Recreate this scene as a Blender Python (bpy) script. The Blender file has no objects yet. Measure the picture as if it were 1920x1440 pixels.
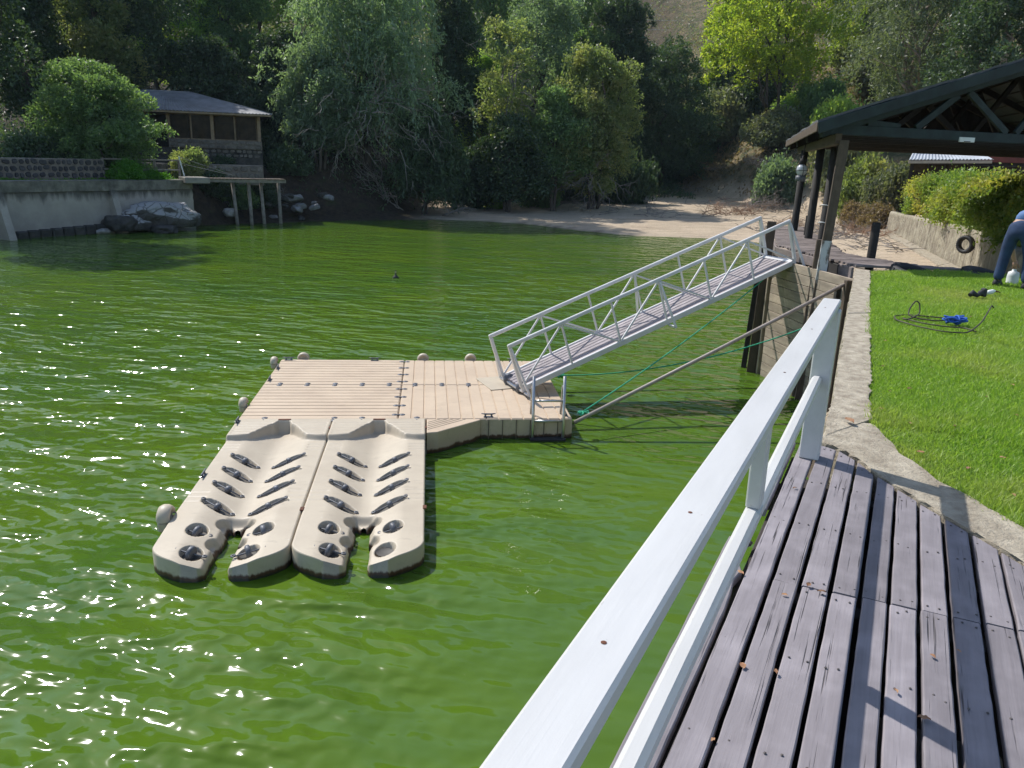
import bpy, bmesh, math, random
import numpy as np
from mathutils import Vector, Matrix, noise as mnoise

random.seed(7)
RNG = np.random.default_rng(7)
scene = bpy.context.scene
COL = scene.collection
R = math.radians

# ------------------------------------------------------------------ camera
H = 4.55                     # eye above the lake
FPX = 1465.0                 # focal length in photograph pixels (1920 wide)
PITCH, ROLL = R(16.02), R(1.89)
_fw = np.array([0, math.cos(PITCH), -math.sin(PITCH)])
_r0 = np.array([1.0, 0, 0]); _u0 = np.cross(_r0, _fw)
_rt = math.cos(ROLL) * _r0 + math.sin(ROLL) * _u0
_up = -math.sin(ROLL) * _r0 + math.cos(ROLL) * _u0
cam = bpy.data.cameras.new('camera')
cam.sensor_width = 36.0
cam.lens = FPX / 1920 * 36.0
cam.clip_start, cam.clip_end = 0.05, 3000
camo = bpy.data.objects.new('camera', cam)
COL.objects.link(camo)
camo.matrix_world = Matrix(((_rt[0], _up[0], -_fw[0], 0), (_rt[1], _up[1], -_fw[1], 0),
                            (_rt[2], _up[2], -_fw[2], H), (0, 0, 0, 1)))
scene.camera = camo

# ------------------------------------------------------------------ light
SUN_AZ, SUN_EL = R(-46), R(48.7)       # azimuth from +Y towards +X
world = bpy.data.worlds.new('World'); scene.world = world; world.use_nodes = True
wn = world.node_tree.nodes; wl = world.node_tree.links
bg = wn['Background']
sky = wn.new('ShaderNodeTexSky'); sky.sky_type = 'NISHITA'; sky.sun_disc = False
sky.sun_elevation = SUN_EL; sky.sun_rotation = SUN_AZ
sky.air_density = 1.0; sky.dust_density = 0.8; sky.ozone_density = 1.5
wl.new(sky.outputs[0], bg.inputs[0]); bg.inputs[1].default_value = 0.14
sl = bpy.data.lights.new('sun', 'SUN'); sl.energy = 4.1; sl.angle = R(0.53); sl.color = (1.0, 0.97, 0.92)
slo = bpy.data.objects.new('sun', sl); COL.objects.link(slo)
sd = Vector((math.sin(SUN_AZ) * math.cos(SUN_EL), math.cos(SUN_AZ) * math.cos(SUN_EL), math.sin(SUN_EL)))
slo.rotation_euler = sd.to_track_quat('Z', 'Y').to_euler(); slo.location = (-30, 30, 60)
vs = scene.view_settings
vs.view_transform = 'Standard'; vs.look = 'None'; vs.exposure = 0.35; vs.gamma = 1.0; vs.use_curve_mapping = False
scene.render.engine = 'CYCLES'
cy = scene.cycles
cy.max_bounces = 5; cy.diffuse_bounces = 2; cy.glossy_bounces = 2; cy.transmission_bounces = 3; cy.volume_bounces = 0
cy.use_adaptive_sampling = True; cy.adaptive_threshold = 0.02
cy.transparent_max_bounces = 8; cy.caustics_reflective = False; cy.caustics_refractive = False
cy.use_denoising = True
cy.sample_clamp_indirect = 6.0

# ------------------------------------------------------------------ geometry helpers
def ray(x, y):
    return (x - 960) / FPX * _rt - (y - 720) / FPX * _up + _fw
def onz(x, y, z):            # the point of the plane at height z that the photograph shows at (x, y)
    d = ray(x, y); t = (z - H) / d[2]; return Vector((d[0] * t, d[1] * t, z))
def aty(x, y, Y):
    d = ray(x, y); t = Y / d[1]; return Vector((d[0] * t, Y, H + d[2] * t))

class MB:
    """collects shapes in one bmesh"""
    def __init__(s): s.bm = bmesh.new()
    def box(s, c, size, rot=None, bevel=0.0):
        M = Matrix.Translation(Vector(c))
        if rot is not None: M = M @ rot.to_4x4()
        M = M @ Matrix.Diagonal((size[0], size[1], size[2], 1))
        r = bmesh.ops.create_cube(s.bm, size=1.0, matrix=M)
        if bevel:
            es = list({e for v in r['verts'] for e in v.link_edges})
            bmesh.ops.bevel(s.bm, geom=es, offset=bevel, segments=1, affect='EDGES', profile=0.5)
        return s
    def beam(s, a, b, w, h, up=(0, 0, 1), bevel=0.0, ext=0.0):
        a, b = Vector(a), Vector(b); d = (b - a); L = d.length; d.normalize()
        y = Vector(up).cross(d)
        if y.length < 1e-5: y = Vector((0, 1, 0)).cross(d)
        y.normalize(); z = d.cross(y)
        rot = Matrix((d, y, z)).transposed()
        return s.box((a + b) / 2, (L + 2 * ext, w, h), rot, bevel)
    def tube(s, pts, rad, n=8, cap=True):
        pts = [Vector(p) for p in pts]
        if not hasattr(rad, '__len__'): rad = [rad] * len(pts)
        rings = []; ref = None
        for i, p in enumerate(pts):
            t = (pts[min(i + 1, len(pts) - 1)] - pts[max(i - 1, 0)])
            if t.length < 1e-9: t = Vector((0, 0, 1))
            t.normalize()
            if ref is None:
                ref = Vector((1, 0, 0)) if abs(t.x) < 0.8 else Vector((0, 1, 0))
            ref = (ref - t * ref.dot(t))
            if ref.length < 1e-6: ref = t.orthogonal()
            ref.normalize(); bn = t.cross(ref)
            rings.append([s.bm.verts.new(p + (ref * math.cos(2 * math.pi * k / n) + bn * math.sin(2 * math.pi * k / n)) * rad[i]) for k in range(n)])
        for a, b in zip(rings, rings[1:]):
            for k in range(n):
                s.bm.faces.new((a[k], a[(k + 1) % n], b[(k + 1) % n], b[k])).smooth = True
        if cap:
            try:
                s.bm.faces.new(rings[0][::-1]); s.bm.faces.new(rings[-1])
            except ValueError: pass
        return s
    def lathe(s, prof, c=(0, 0, 0), n=20, rot=None, arc=2 * math.pi, smooth=True):
        rings = []
        full = abs(arc - 2 * math.pi) < 1e-6
        m = n if full else n + 1
        for r, z in prof:
            ring = []
            for k in range(m):
                a = arc * k / n
                v = Vector((r * math.cos(a), r * math.sin(a), z))
                if rot is not None: v = rot @ v
                ring.append(s.bm.verts.new(v + Vector(c)))
            rings.append(ring)
        for a, b in zip(rings, rings[1:]):
            for k in range(n):
                f = s.bm.faces.new((a[k], a[(k + 1) % m], b[(k + 1) % m], b[k])); f.smooth = smooth
        return s
    def prism(s, poly, z0, z1, bevel=0.0):
        lo = [s.bm.verts.new((p[0], p[1], z0)) for p in poly]
        hi = [s.bm.verts.new((p[0], p[1], z1 if len(p) < 3 else p[2])) for p in poly]
        n = len(poly)
        s.bm.faces.new(lo[::-1]); s.bm.faces.new(hi)
        for i in range(n): s.bm.faces.new((lo[i], lo[(i + 1) % n], hi[(i + 1) % n], hi[i]))
        if bevel:
            es = [e for v in hi for e in v.link_edges if e.other_vert(v) in hi]
            bmesh.ops.bevel(s.bm, geom=list(set(es)), offset=bevel, segments=2, affect='EDGES', profile=0.5)
        return s
    def extrude(s, poly3, vec):      # planar polygon (list of 3d points) given a thickness
        a = [s.bm.verts.new(p) for p in poly3]; b = [s.bm.verts.new(Vector(p) + Vector(vec)) for p in poly3]
        n = len(a); s.bm.faces.new(a[::-1]); s.bm.faces.new(b)
        for i in range(n): s.bm.faces.new((a[i], a[(i + 1) % n], b[(i + 1) % n], b[i]))
        return s
    def build(s, name, mat, parent=None, smooth=None):
        bmesh.ops.recalc_face_normals(s.bm, faces=s.bm.faces)
        me = bpy.data.meshes.new(name)
        if smooth:
            for f in s.bm.faces: f.smooth = True
        s.bm.to_mesh(me); s.bm.free()
        return link(name, me, mat, parent)

def link(name, me, mat, parent=None):
    if mat is not None and not me.materials: me.materials.append(mat)
    o = bpy.data.objects.new(name, me); COL.objects.link(o)
    if parent is not None: o.parent = parent
    return o
def tag(o, label=None, cat=None, group=None, kind=None):
    if label: o['label'] = label
    if cat: o['category'] = cat
    if group: o['group'] = group
    if kind: o['kind'] = kind
    return o
def thing(name, label, cat, group=None, loc=(0, 0, 0), rz=0.0):
    o = bpy.data.objects.new(name, None); COL.objects.link(o)
    o.location = loc; o.rotation_euler = (0, 0, rz); o.empty_display_size = 0.2
    return tag(o, label, cat, group)
def setting(o): return tag(o, kind='structure')
def copy_tree(o, parent=None):
    c = o.copy(); COL.objects.link(c); c.parent = parent
    for ch in list(o.children): copy_tree(ch, c)
    return c
def np_mesh(name, V, F, smooth=False):       # V (n,3), F (m,k) all faces of k corners
    me = bpy.data.meshes.new(name)
    V = np.ascontiguousarray(V, dtype=np.float32); F = np.ascontiguousarray(F, dtype=np.int32)
    m, k = F.shape
    me.vertices.add(len(V)); me.vertices.foreach_set('co', V.ravel())
    me.loops.add(m * k); me.loops.foreach_set('vertex_index', F.ravel())
    me.polygons.add(m); me.polygons.foreach_set('loop_start', np.arange(0, m * k, k, dtype=np.int32))
    if smooth: me.polygons.foreach_set('use_smooth', np.ones(m, dtype=bool))
    me.update(calc_edges=True); me.validate()
    return me
def grid_mesh(name, P, smooth=True):         # P (ny,nx,3)
    ny, nx = P.shape[:2]
    i = np.arange(ny * nx).reshape(ny, nx)
    F = np.stack([i[:-1, :-1], i[:-1, 1:], i[1:, 1:], i[1:, :-1]], -1).reshape(-1, 4)
    return np_mesh(name, P.reshape(-1, 3), F, smooth)

# ------------------------------------------------------------------ materials
def _nd(nt, t, **kw):
    n = nt.nodes.new(t)
    for k, v in kw.items(): setattr(n, k, v)
    return n
def mixc(nt, fac, a, b, mode='MIX'):
    n = _nd(nt, 'ShaderNodeMix', data_type='RGBA', blend_type=mode)
    for sock, v in ((n.inputs[0], fac), (n.inputs[6], a), (n.inputs[7], b)):
        if hasattr(v, 'links'): nt.links.new(v, sock)
        else: sock.default_value = v if not isinstance(v, (tuple, list)) or len(v) == 4 else (*v, 1)
    return n.outputs[2]
def ramp(nt, val, a, b, lo=0.0, hi=1.0):
    n = _nd(nt, 'ShaderNodeMapRange'); n.clamp = True
    nt.links.new(val, n.inputs[0])
    n.inputs[1].default_value = a; n.inputs[2].default_value = b; n.inputs[3].default_value = lo; n.inputs[4].default_value = hi
    return n.outputs[0]
def math2(nt, op, a, b):
    n = _nd(nt, 'ShaderNodeMath', operation=op)
    for sock, v in ((n.inputs[0], a), (n.inputs[1], b)):
        if hasattr(v, 'links'): nt.links.new(v, sock)
        else: sock.default_value = v
    return n.outputs[0]
def noise(nt, vec, scale, detail=4, rough=0.55, dist=0.0):
    n = _nd(nt, 'ShaderNodeTexNoise'); n.inputs['Scale'].default_value = scale
    n.inputs['Detail'].default_value = detail; n.inputs['Roughness'].default_value = rough; n.inputs['Distortion'].default_value = dist
    if vec is not None: nt.links.new(vec, n.inputs['Vector'])
    return n.outputs['Fac']
def mapping(nt, vec, scale=(1, 1, 1), rot=(0, 0, 0), loc=(0, 0, 0)):
    n = _nd(nt, 'ShaderNodeMapping'); n.inputs['Scale'].default_value = scale
    n.inputs['Rotation'].default_value = rot; n.inputs['Location'].default_value = loc
    nt.links.new(vec, n.inputs['Vector']); return n.outputs[0]
def new_mat(name):
    m = bpy.data.materials.new(name); m.use_nodes = True
    return m, m.node_tree, m.node_tree.nodes['Principled BSDF']
def objrand(nt): return _nd(nt, 'ShaderNodeObjectInfo').outputs['Random']
def coords(nt, which='Object', rand=True):
    v = _nd(nt, 'ShaderNodeTexCoord').outputs[which]
    if rand:
        n = _nd(nt, 'ShaderNodeVectorMath', operation='ADD'); s_ = _nd(nt, 'ShaderNodeVectorMath', operation='SCALE')
        oi = _nd(nt, 'ShaderNodeObjectInfo'); cb = _nd(nt, 'ShaderNodeCombineXYZ')
        for k in range(3): nt.links.new(oi.outputs['Random'], cb.inputs[k])
        nt.links.new(cb.outputs[0], s_.inputs[0]); s_.inputs[3].default_value = 37.0
        nt.links.new(v, n.inputs[0]); nt.links.new(s_.outputs[0], n.inputs[1]); v = n.outputs[0]
    return v
def bump(nt, bsdf, h, strength=0.3, dist=0.02):
    b = _nd(nt, 'ShaderNodeBump'); b.inputs['Strength'].default_value = strength; b.inputs['Distance'].default_value = dist
    nt.links.new(h, b.inputs['Height']); nt.links.new(b.outputs[0], bsdf.inputs['Normal']); return b
def pmat(name, c1, c2, scale=4.0, rough=0.6, bmp=0.2, bscale=30.0, stretch=(1, 1, 1), metal=0.0, vary=0.12, spec=0.5, bdist=0.01, lo=0.35, hi=0.65):
    """two colours mottled by noise, fine relief, slight change from object to object"""
    m, nt, b = new_mat(name)
    v = mapping(nt, coords(nt), stretch)
    n1 = noise(nt, v, scale, 6, 0.6)
    c = mixc(nt, ramp(nt, n1, lo, hi), c1, c2)
    if vary:
        hv = _nd(nt, 'ShaderNodeHueSaturation'); nt.links.new(ramp(nt, objrand(nt), 0, 1, 1 - vary, 1 + vary), hv.inputs['Value'])
        nt.links.new(c, hv.inputs['Color']); c = hv.outputs[0]
    nt.links.new(c, b.inputs['Base Color'])
    b.inputs['Roughness'].default_value = rough; b.inputs['Metallic'].default_value = metal
    b.inputs['Specular IOR Level'].default_value = spec
    if bmp: bump(nt, b, noise(nt, v, bscale, 5, 0.65), bmp, bdist)
    return m
def wood_mat(name, base, dark, crack=0.5, rough=0.75, gs=1.0, paint=0.0):
    """weathered timber, grain along local x"""
    m, nt, b = new_mat(name)
    v0 = coords(nt)
    wv = mapping(nt, v0, (1.3 * gs, 22 * gs, 22 * gs))
    warp = noise(nt, mapping(nt, v0, (2.2, 5, 5)), 1.0, 3)
    g = noise(nt, wv, 1.0, 7, 0.62, 0.9)
    fine = noise(nt, mapping(nt, v0, (5 * gs, 130 * gs, 130 * gs)), 1.0, 4, 0.6, 0.3)
    ck = noise(nt, mapping(nt, v0, (1.1 * gs, 70 * gs, 40 * gs)), 1.0, 2, 0.5, 1.2)
    patch = noise(nt, v0, 5.0, 3)
    ckm = math2(nt, 'MULTIPLY', ramp(nt, ck, 0.63, 0.70), ramp(nt, warp, 0.44, 0.56))
    c = mixc(nt, ramp(nt, g, 0.3, 0.7, 0.0, 0.55), base, dark)
    lite = tuple(min(1, x * 1.45) for x in base)
    c = mixc(nt, ramp(nt, patch, 0.45, 0.75, 0.0, 0.55), c, lite)
    c = mixc(nt, ramp(nt, fine, 0.5, 0.75, 0.0, 0.22), c, dark)
    c = mixc(nt, math2(nt, 'MULTIPLY', ckm, crack), c, tuple(x * 0.25 for x in dark))
    hv = _nd(nt, 'ShaderNodeHueSaturation'); nt.links.new(ramp(nt, objrand(nt), 0, 1, 0.82, 1.15), hv.inputs['Value'])
    nt.links.new(c, hv.inputs['Color']); nt.links.new(hv.outputs[0], b.inputs['Base Color'])
    b.inputs['Roughness'].default_value = rough; b.inputs['Specular IOR Level'].default_value = 0.3
    hgt = math2(nt, 'SUBTRACT', math2(nt, 'ADD', math2(nt, 'MULTIPLY', g, 0.35), math2(nt, 'MULTIPLY', fine, 0.2)), math2(nt, 'MULTIPLY', ckm, 0.9))
    bump(nt, b, hgt, 0.75, 0.006)
    return m
def leaf_mat(name, c1, c2, c3=None, trans=0.45, rough=0.46):
    m, nt, b = new_mat(name)
    geo = _nd(nt, 'ShaderNodeNewGeometry')
    rnd = geo.outputs['Random Per Island']
    c = mixc(nt, rnd, c1, c2)
    if c3: c = mixc(nt, ramp(nt, noise(nt, coords(nt), 0.55, 3), 0.5, 0.68), c, c3)
    hv = _nd(nt, 'ShaderNodeHueSaturation'); nt.links.new(ramp(nt, objrand(nt), 0, 1, 0.85, 1.15), hv.inputs['Value'])
    nt.links.new(c, hv.inputs['Color']); c = hv.outputs[0]
    nt.links.new(c, b.inputs['Base Color']); b.inputs['Roughness'].default_value = rough; b.inputs['Specular IOR Level'].default_value = 0.34
    tr = _nd(nt, 'ShaderNodeBsdfTranslucent')
    tc = mixc(nt, 0.5, c, (0.75, 0.95, 0.25), 'MULTIPLY'); tc2 = mixc(nt, 1.0, tc, (1.9, 1.9, 1.2), 'MULTIPLY')
    nt.links.new(tc2, tr.inputs['Color'])
    mx = _nd(nt, 'ShaderNodeMixShader'); mx.inputs[0].default_value = trans
    nt.links.new(b.outputs[0], mx.inputs[1]); nt.links.new(tr.outputs[0], mx.inputs[2])
    nt.links.new(mx.outputs[0], nt.nodes['Material Output'].inputs['Surface'])
    return m
# ================================================================== MATERIAL LIBRARY
M = {}
M['concrete'] = pmat('concrete', (0.47, 0.41, 0.31), (0.27, 0.225, 0.165), 9, 0.92, 1.0, 38, bdist=0.02, vary=0.08)
M['old_concrete'] = pmat('old_concrete', (0.30, 0.275, 0.23), (0.19, 0.175, 0.15), 1.2, 0.9, 0.6, 18, stretch=(1, 1, 2.5))
M['wall_board'] = pmat('board_marked_concrete', (0.40, 0.325, 0.24), (0.25, 0.20, 0.15), 3.0, 0.9, 0.7, 30, stretch=(0.6, 1, 3), vary=0.16)
def rail_paint():
    m, nt, b = new_mat('worn_white_rail_paint'); v = coords(nt)
    n1 = noise(nt, mapping(nt, v, (0.7, 3, 3)), 2.0, 5, 0.6); n2 = noise(nt, v, 34, 4, 0.7); n3 = noise(nt, mapping(nt, v, (1.2, 26, 26)), 1.0, 5, 0.6, 0.5)
    c = mixc(nt, ramp(nt, n1, 0.3, 0.7), (0.595, 0.59, 0.575), (0.51, 0.505, 0.49))
    c = mixc(nt, ramp(nt, n3, 0.55, 0.8, 0, 0.35), c, (0.42, 0.42, 0.41))
    c = mixc(nt, ramp(nt, n2, 0.70, 0.76, 0, 0.7), c, (0.26, 0.235, 0.20))
    nt.links.new(c, b.inputs['Base Color']); b.inputs['Roughness'].default_value = 0.5
    bump(nt, b, math2(nt, 'ADD', n3, math2(nt, 'MULTIPLY', n2, 0.4)), 0.35, 0.003); return m
M['rail_white'] = rail_paint()
M['metal_white'] = pmat('white_painted_aluminium', (0.72, 0.70, 0.68), (0.64, 0.62, 0.60), 3, 0.38, 0.05, 40, vary=0.03)
M['deck_board'] = wood_mat('weathered_grey_boards', (0.25, 0.225, 0.235), (0.15, 0.132, 0.138), 0.95)
M['pier_board'] = wood_mat('pier_planks', (0.235, 0.195, 0.18), (0.12, 0.10, 0.09), 0.7)
M['slat_grey'] = wood_mat('gangway_slats', (0.36, 0.32, 0.32), (0.22, 0.19, 0.19), 0.3)
M['dark_timber'] = wood_mat('dark_stained_timber', (0.035, 0.031, 0.028), (0.016, 0.014, 0.013), 0.6)
M['post_timber'] = wood_mat('weathered_post_timber', (0.115, 0.085, 0.062), (0.05, 0.038, 0.03), 0.8)
M['teal_timber'] = pmat('dark_green_painted_timber', (0.020, 0.036, 0.036), (0.010, 0.018, 0.018), 4, 0.75, 0.3, 30)
M['joist'] = pmat('joist_timber', (0.05, 0.04, 0.035), (0.03, 0.025, 0.02), 6, 0.9, 0.3, 30)
M['galv'] = pmat('galvanised_tube', (0.55, 0.54, 0.52), (0.42, 0.41, 0.39), 6, 0.28, 0.05, 60, metal=0.85)
M['pole'] = pmat('grey_brown_pole', (0.36, 0.31, 0.265), (0.26, 0.22, 0.19), 5, 0.55, 0.1, 60)
M['rope_green'] = pmat('green_rope', (0.04, 0.46, 0.26), (0.03, 0.32, 0.18), 30, 0.8, 0.5, 180)
M['rope_blue'] = pmat('blue_rope', (0.02, 0.12, 0.50), (0.012, 0.06, 0.30), 30, 0.6, 0.5, 180)
M['cable'] = pmat('dark_cord', (0.09, 0.072, 0.045), (0.045, 0.037, 0.025), 20, 0.7, 0.2, 90)
M['black_rubber'] = pmat('black_rubber', (0.018, 0.018, 0.02), (0.03, 0.03, 0.032), 8, 0.7, 0.2, 50)
M['grey_plastic'] = pmat('grey_plastic_fitting', (0.13, 0.137, 0.155), (0.09, 0.095, 0.11), 8, 0.5, 0.1, 40)
M['rock'] = pmat('grey_rock', (0.26, 0.255, 0.25), (0.11, 0.10, 0.095), 1.6, 0.92, 1.0, 9, bdist=0.06)
def capped_rock():
    m, nt, b = new_mat('pale_topped_rock')  # tone follows the surface normal: pale facing up, dark on the flanks
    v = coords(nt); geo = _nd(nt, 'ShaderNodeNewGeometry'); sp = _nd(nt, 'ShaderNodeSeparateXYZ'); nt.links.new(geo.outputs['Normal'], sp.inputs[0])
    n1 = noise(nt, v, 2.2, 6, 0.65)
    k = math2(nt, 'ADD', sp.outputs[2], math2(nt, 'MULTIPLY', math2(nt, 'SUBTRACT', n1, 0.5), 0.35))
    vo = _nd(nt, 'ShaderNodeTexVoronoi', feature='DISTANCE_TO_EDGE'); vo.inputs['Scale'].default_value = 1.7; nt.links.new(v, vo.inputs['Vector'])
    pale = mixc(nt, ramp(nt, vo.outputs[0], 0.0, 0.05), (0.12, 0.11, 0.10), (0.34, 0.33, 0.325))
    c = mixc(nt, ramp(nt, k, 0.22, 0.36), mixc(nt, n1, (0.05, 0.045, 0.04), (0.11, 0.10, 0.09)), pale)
    nt.links.new(c, b.inputs['Base Color']); b.inputs['Roughness'].default_value = 0.92
    bump(nt, b, math2(nt, 'ADD', noise(nt, v, 9, 5, 0.7), math2(nt, 'MULTIPLY', ramp(nt, vo.outputs[0], 0, 0.06), 0.8)), 0.8, 0.06); return m
M['cap_rock'] = capped_rock()
M['pale_rock'] = pmat('pale_rock', (0.44, 0.42, 0.40), (0.26, 0.24, 0.225), 2.5, 0.92, 1.0, 10, bdist=0.05)
M['dark_rock'] = pmat('dark_wet_rock', (0.07, 0.063, 0.055), (0.03, 0.028, 0.025), 2, 0.8, 1.0, 8, bdist=0.06)
M['mortar'] = pmat('mortar', (0.23, 0.20, 0.165), (0.14, 0.12, 0.10), 3, 0.95, 0.6, 20)
M['stone'] = pmat('field_stone', (0.085, 0.08, 0.082), (0.05, 0.047, 0.05), 4, 0.85, 0.6, 14, vary=0.3)
M['stone_light'] = pmat('house_stone', (0.20, 0.18, 0.155), (0.12, 0.105, 0.09), 4, 0.9, 0.6, 14, vary=0.3)
M['bark'] = pmat('bark', (0.12, 0.095, 0.075), (0.06, 0.048, 0.04), 5, 0.95, 1.0, 14, stretch=(1, 1, 0.25), bdist=0.05)
M['bark_pale'] = pmat('pale_bark', (0.36, 0.29, 0.22), (0.20, 0.15, 0.115), 2.5, 0.85, 0.6, 10, stretch=(1, 1, 0.3), bdist=0.04)
M['dead_wood'] = pmat('dead_grey_wood', (0.30, 0.265, 0.235), (0.18, 0.155, 0.135), 4, 0.9, 0.5, 18)
M['roof_metal'] = pmat('weathered_sheet_roof', (0.20, 0.205, 0.22), (0.12, 0.12, 0.13), 1.5, 0.55, 0.2, 10)
M['glass_dark'] = pmat('dark_window_glass', (0.055, 0.040, 0.026), (0.022, 0.017, 0.012), 2.5, 0.2, 0.0, spec=0.05)
M['pocket_dark'] = pmat('dark_pocket_plastic', (0.10, 0.09, 0.075), (0.07, 0.063, 0.055), 9, 0.7, 0.2, 40)  # dark insert added so the sunlit recesses read as deep, shaded holes
M['seam'] = pmat('dark_tan_seam', (0.20, 0.155, 0.11), (0.13, 0.10, 0.07), 9, 0.8, 0.2, 40)  # darker tan for the thin seam and groove strips
M['house_wood'] = wood_mat('house_timber', (0.29, 0.21, 0.135), (0.14, 0.10, 0.065), 0.5)
M['red_paint'] = pmat('dull_red_paint', (0.17, 0.045, 0.035), (0.11, 0.03, 0.025), 2, 0.8, 0.2, 12)
M['sheet_light'] = pmat('pale_sheet_roof', (0.46, 0.49, 0.53), (0.36, 0.385, 0.42), 1.5, 0.45, 0.1, 12)
M['denim'] = pmat('blue_denim', (0.030, 0.060, 0.135), (0.018, 0.036, 0.085), 6, 0.85, 0.3, 160)
M['shirt'] = pmat('blue_shirt', (0.13, 0.24, 0.46), (0.10, 0.19, 0.38), 5, 0.8, 0.2, 40)
M['skin'] = pmat('skin', (0.42, 0.25, 0.17), (0.36, 0.21, 0.14), 8, 0.5, 0.05, 60)
M['hair'] = pmat('dark_hair', (0.02, 0.015, 0.012), (0.03, 0.022, 0.016), 20, 0.6, 0.5, 90)
M['white_plastic'] = pmat('white_plastic', (0.75, 0.77, 0.74), (0.66, 0.68, 0.66), 3, 0.4, 0.05, 30)
M['lamp_glass'] = pmat('frosted_lamp_glass', (0.48, 0.50, 0.53), (0.38, 0.40, 0.43), 3, 0.15, 0.0)
M['dry_leaf'] = pmat('dry_leaf', (0.20, 0.085, 0.04), (0.36, 0.21, 0.11), 20, 0.8, 0.4, 60, vary=0.4)
M['rust'] = pmat('rust_brown', (0.16, 0.06, 0.03), (0.09, 0.04, 0.025), 20, 0.9, 0.4, 60)
M['nail'] = pmat('old_nail_heads', (0.06, 0.05, 0.048), (0.10, 0.085, 0.08), 20, 0.6, 0.2, 60)

# floating plastic: sand coloured, brown tide mark and scum near the water (local z = height over the water)
def plastic_mat(name, c1, c2):
    m, nt, b = new_mat(name)
    tc = _nd(nt, 'ShaderNodeTexCoord'); geo = _nd(nt, 'ShaderNodeNewGeometry')
    sp = _nd(nt, 'ShaderNodeSeparateXYZ'); nt.links.new(geo.outputs['Position'], sp.inputs[0])
    v = tc.outputs['Object']
    n1 = noise(nt, v, 1.7, 6, 0.6); n2 = noise(nt, mapping(nt, v, (3, 3, 1)), 3.0, 5, 0.7)
    n3 = noise(nt, v, 55, 3, 0.6)
    c = mixc(nt, ramp(nt, n1, 0.35, 0.7), c1, c2)
    c = mixc(nt, ramp(nt, n3, 0.62, 0.8, 0, 0.25), c, tuple(x * 0.55 for x in c1))
    n4 = noise(nt, mapping(nt, v, (1, 2.5, 1)), 4.5, 6, 0.7); c = mixc(nt, ramp(nt, n4, 0.56, 0.72, 0, 0.38), c, tuple(x * 0.6 for x in c2))
    n5 = noise(nt, v, 16, 3, 0.6); c = mixc(nt, ramp(nt, n5, 0.735, 0.76, 0, 0.7), c, (0.72, 0.70, 0.66))
    edge = math2(nt, 'ADD', sp.outputs[2], math2(nt, 'MULTIPLY', math2(nt, 'SUBTRACT', n2, 0.5), 0.14))
    c = mixc(nt, ramp(nt, edge, 0.085, 0.055), c, (0.09, 0.045, 0.025))
    c = mixc(nt, ramp(nt, edge, 0.04, 0.015), c, (0.03, 0.03, 0.015))
    nt.links.new(c, b.inputs['Base Color']); b.inputs['Roughness'].default_value = 0.5
    b.inputs['Specular IOR Level'].default_value = 0.4
    bump(nt, b, noise(nt, v, 130, 2, 0.5), 0.12, 0.003)
    return m
M['dock_tan'] = plastic_mat('tan_moulded_plastic', (0.58, 0.455, 0.325), (0.50, 0.385, 0.275))
M['port_tan'] = plastic_mat('pale_tan_moulded_plastic', (0.53, 0.455, 0.345), (0.455, 0.385, 0.29))

# ------------------------------------------------------------------ WATER
def water_mat():
    m, nt, b = new_mat('algae_green_water')
    v = _nd(nt, 'ShaderNodeTexCoord').outputs['Object']
    big = noise(nt, mapping(nt, v, (0.7, 1.2, 1)), 0.22, 5, 0.6, 0.8); mid = noise(nt, mapping(nt, v, (0.5, 1, 1)), 0.9, 4, 0.6)
    c = mixc(nt, ramp(nt, big, 0.35, 0.65), (0.054, 0.116, 0.0120), (0.088, 0.152, 0.0090))
    c = mixc(nt, ramp(nt, mid, 0.4, 0.75, 0, 0.45), c, (0.052, 0.112, 0.022))
    fle = noise(nt, v, 24, 2, 0.5)                     # floating specks of pollen and foam
    c = mixc(nt, ramp(nt, fle, 0.775, 0.80, 0, 0.55), c, (0.40, 0.42, 0.20))
    nt.links.new(c, b.inputs['Base Color'])
    b.inputs['Roughness'].default_value = 0.085; b.inputs['IOR'].default_value = 1.333
    # wind ripples, weaker in the lee of the walkway
    w0 = mapping(nt, v, (1, 1, 1), (0, 0, R(14)))
    a = noise(nt, mapping(nt, w0, (0.6, 1.15, 1)), 1.15, 2, 0.4, 0.25)
    d = noise(nt, mapping(nt, w0, (0.6, 1.3, 1)), 2.6, 1, 0.4, 0.25)
    e = noise(nt, mapping(nt, w0, (0.85, 1.1, 1)), 6.5, 0, 0.5, 0.2)
    hsum = math2(nt, 'ADD', math2(nt, 'MULTIPLY', a, 0.50), math2(nt, 'ADD', math2(nt, 'MULTIPLY', d, 0.20), math2(nt, 'MULTIPLY', e, 0.060)))
    sx = _nd(nt, 'ShaderNodeSeparateXYZ'); nt.links.new(v, sx.inputs[0])
    yy = math2(nt, 'ADD', math2(nt, 'MULTIPLY', sx.outputs[1], 0.55), math2(nt, 'MULTIPLY', sx.outputs[0], -1.5))     # far and left = windier
    wind = ramp(nt, math2(nt, 'ADD', yy, math2(nt, 'MULTIPLY', noise(nt, v, 0.35, 2), 2.0)), 3.2, 6.8, 0.22, 1.0)
    wind = math2(nt, 'MAXIMUM', wind, ramp(nt, sx.outputs[1], 9.5, 13.0, 0.0, 0.85))
    wind = math2(nt, 'MULTIPLY', wind, ramp(nt, sx.outputs[1], 16.0, 34.0, 1.0, 0.5))
    bn = _nd(nt, 'ShaderNodeBump'); bn.inputs['Distance'].default_value = 0.52
    nt.links.new(math2(nt, 'MULTIPLY', wind, 0.95), bn.inputs['Strength'])
    nt.links.new(hsum, bn.inputs['Height']); nt.links.new(bn.outputs[0], b.inputs['Normal'])
    return m
M['water'] = water_mat()
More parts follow.
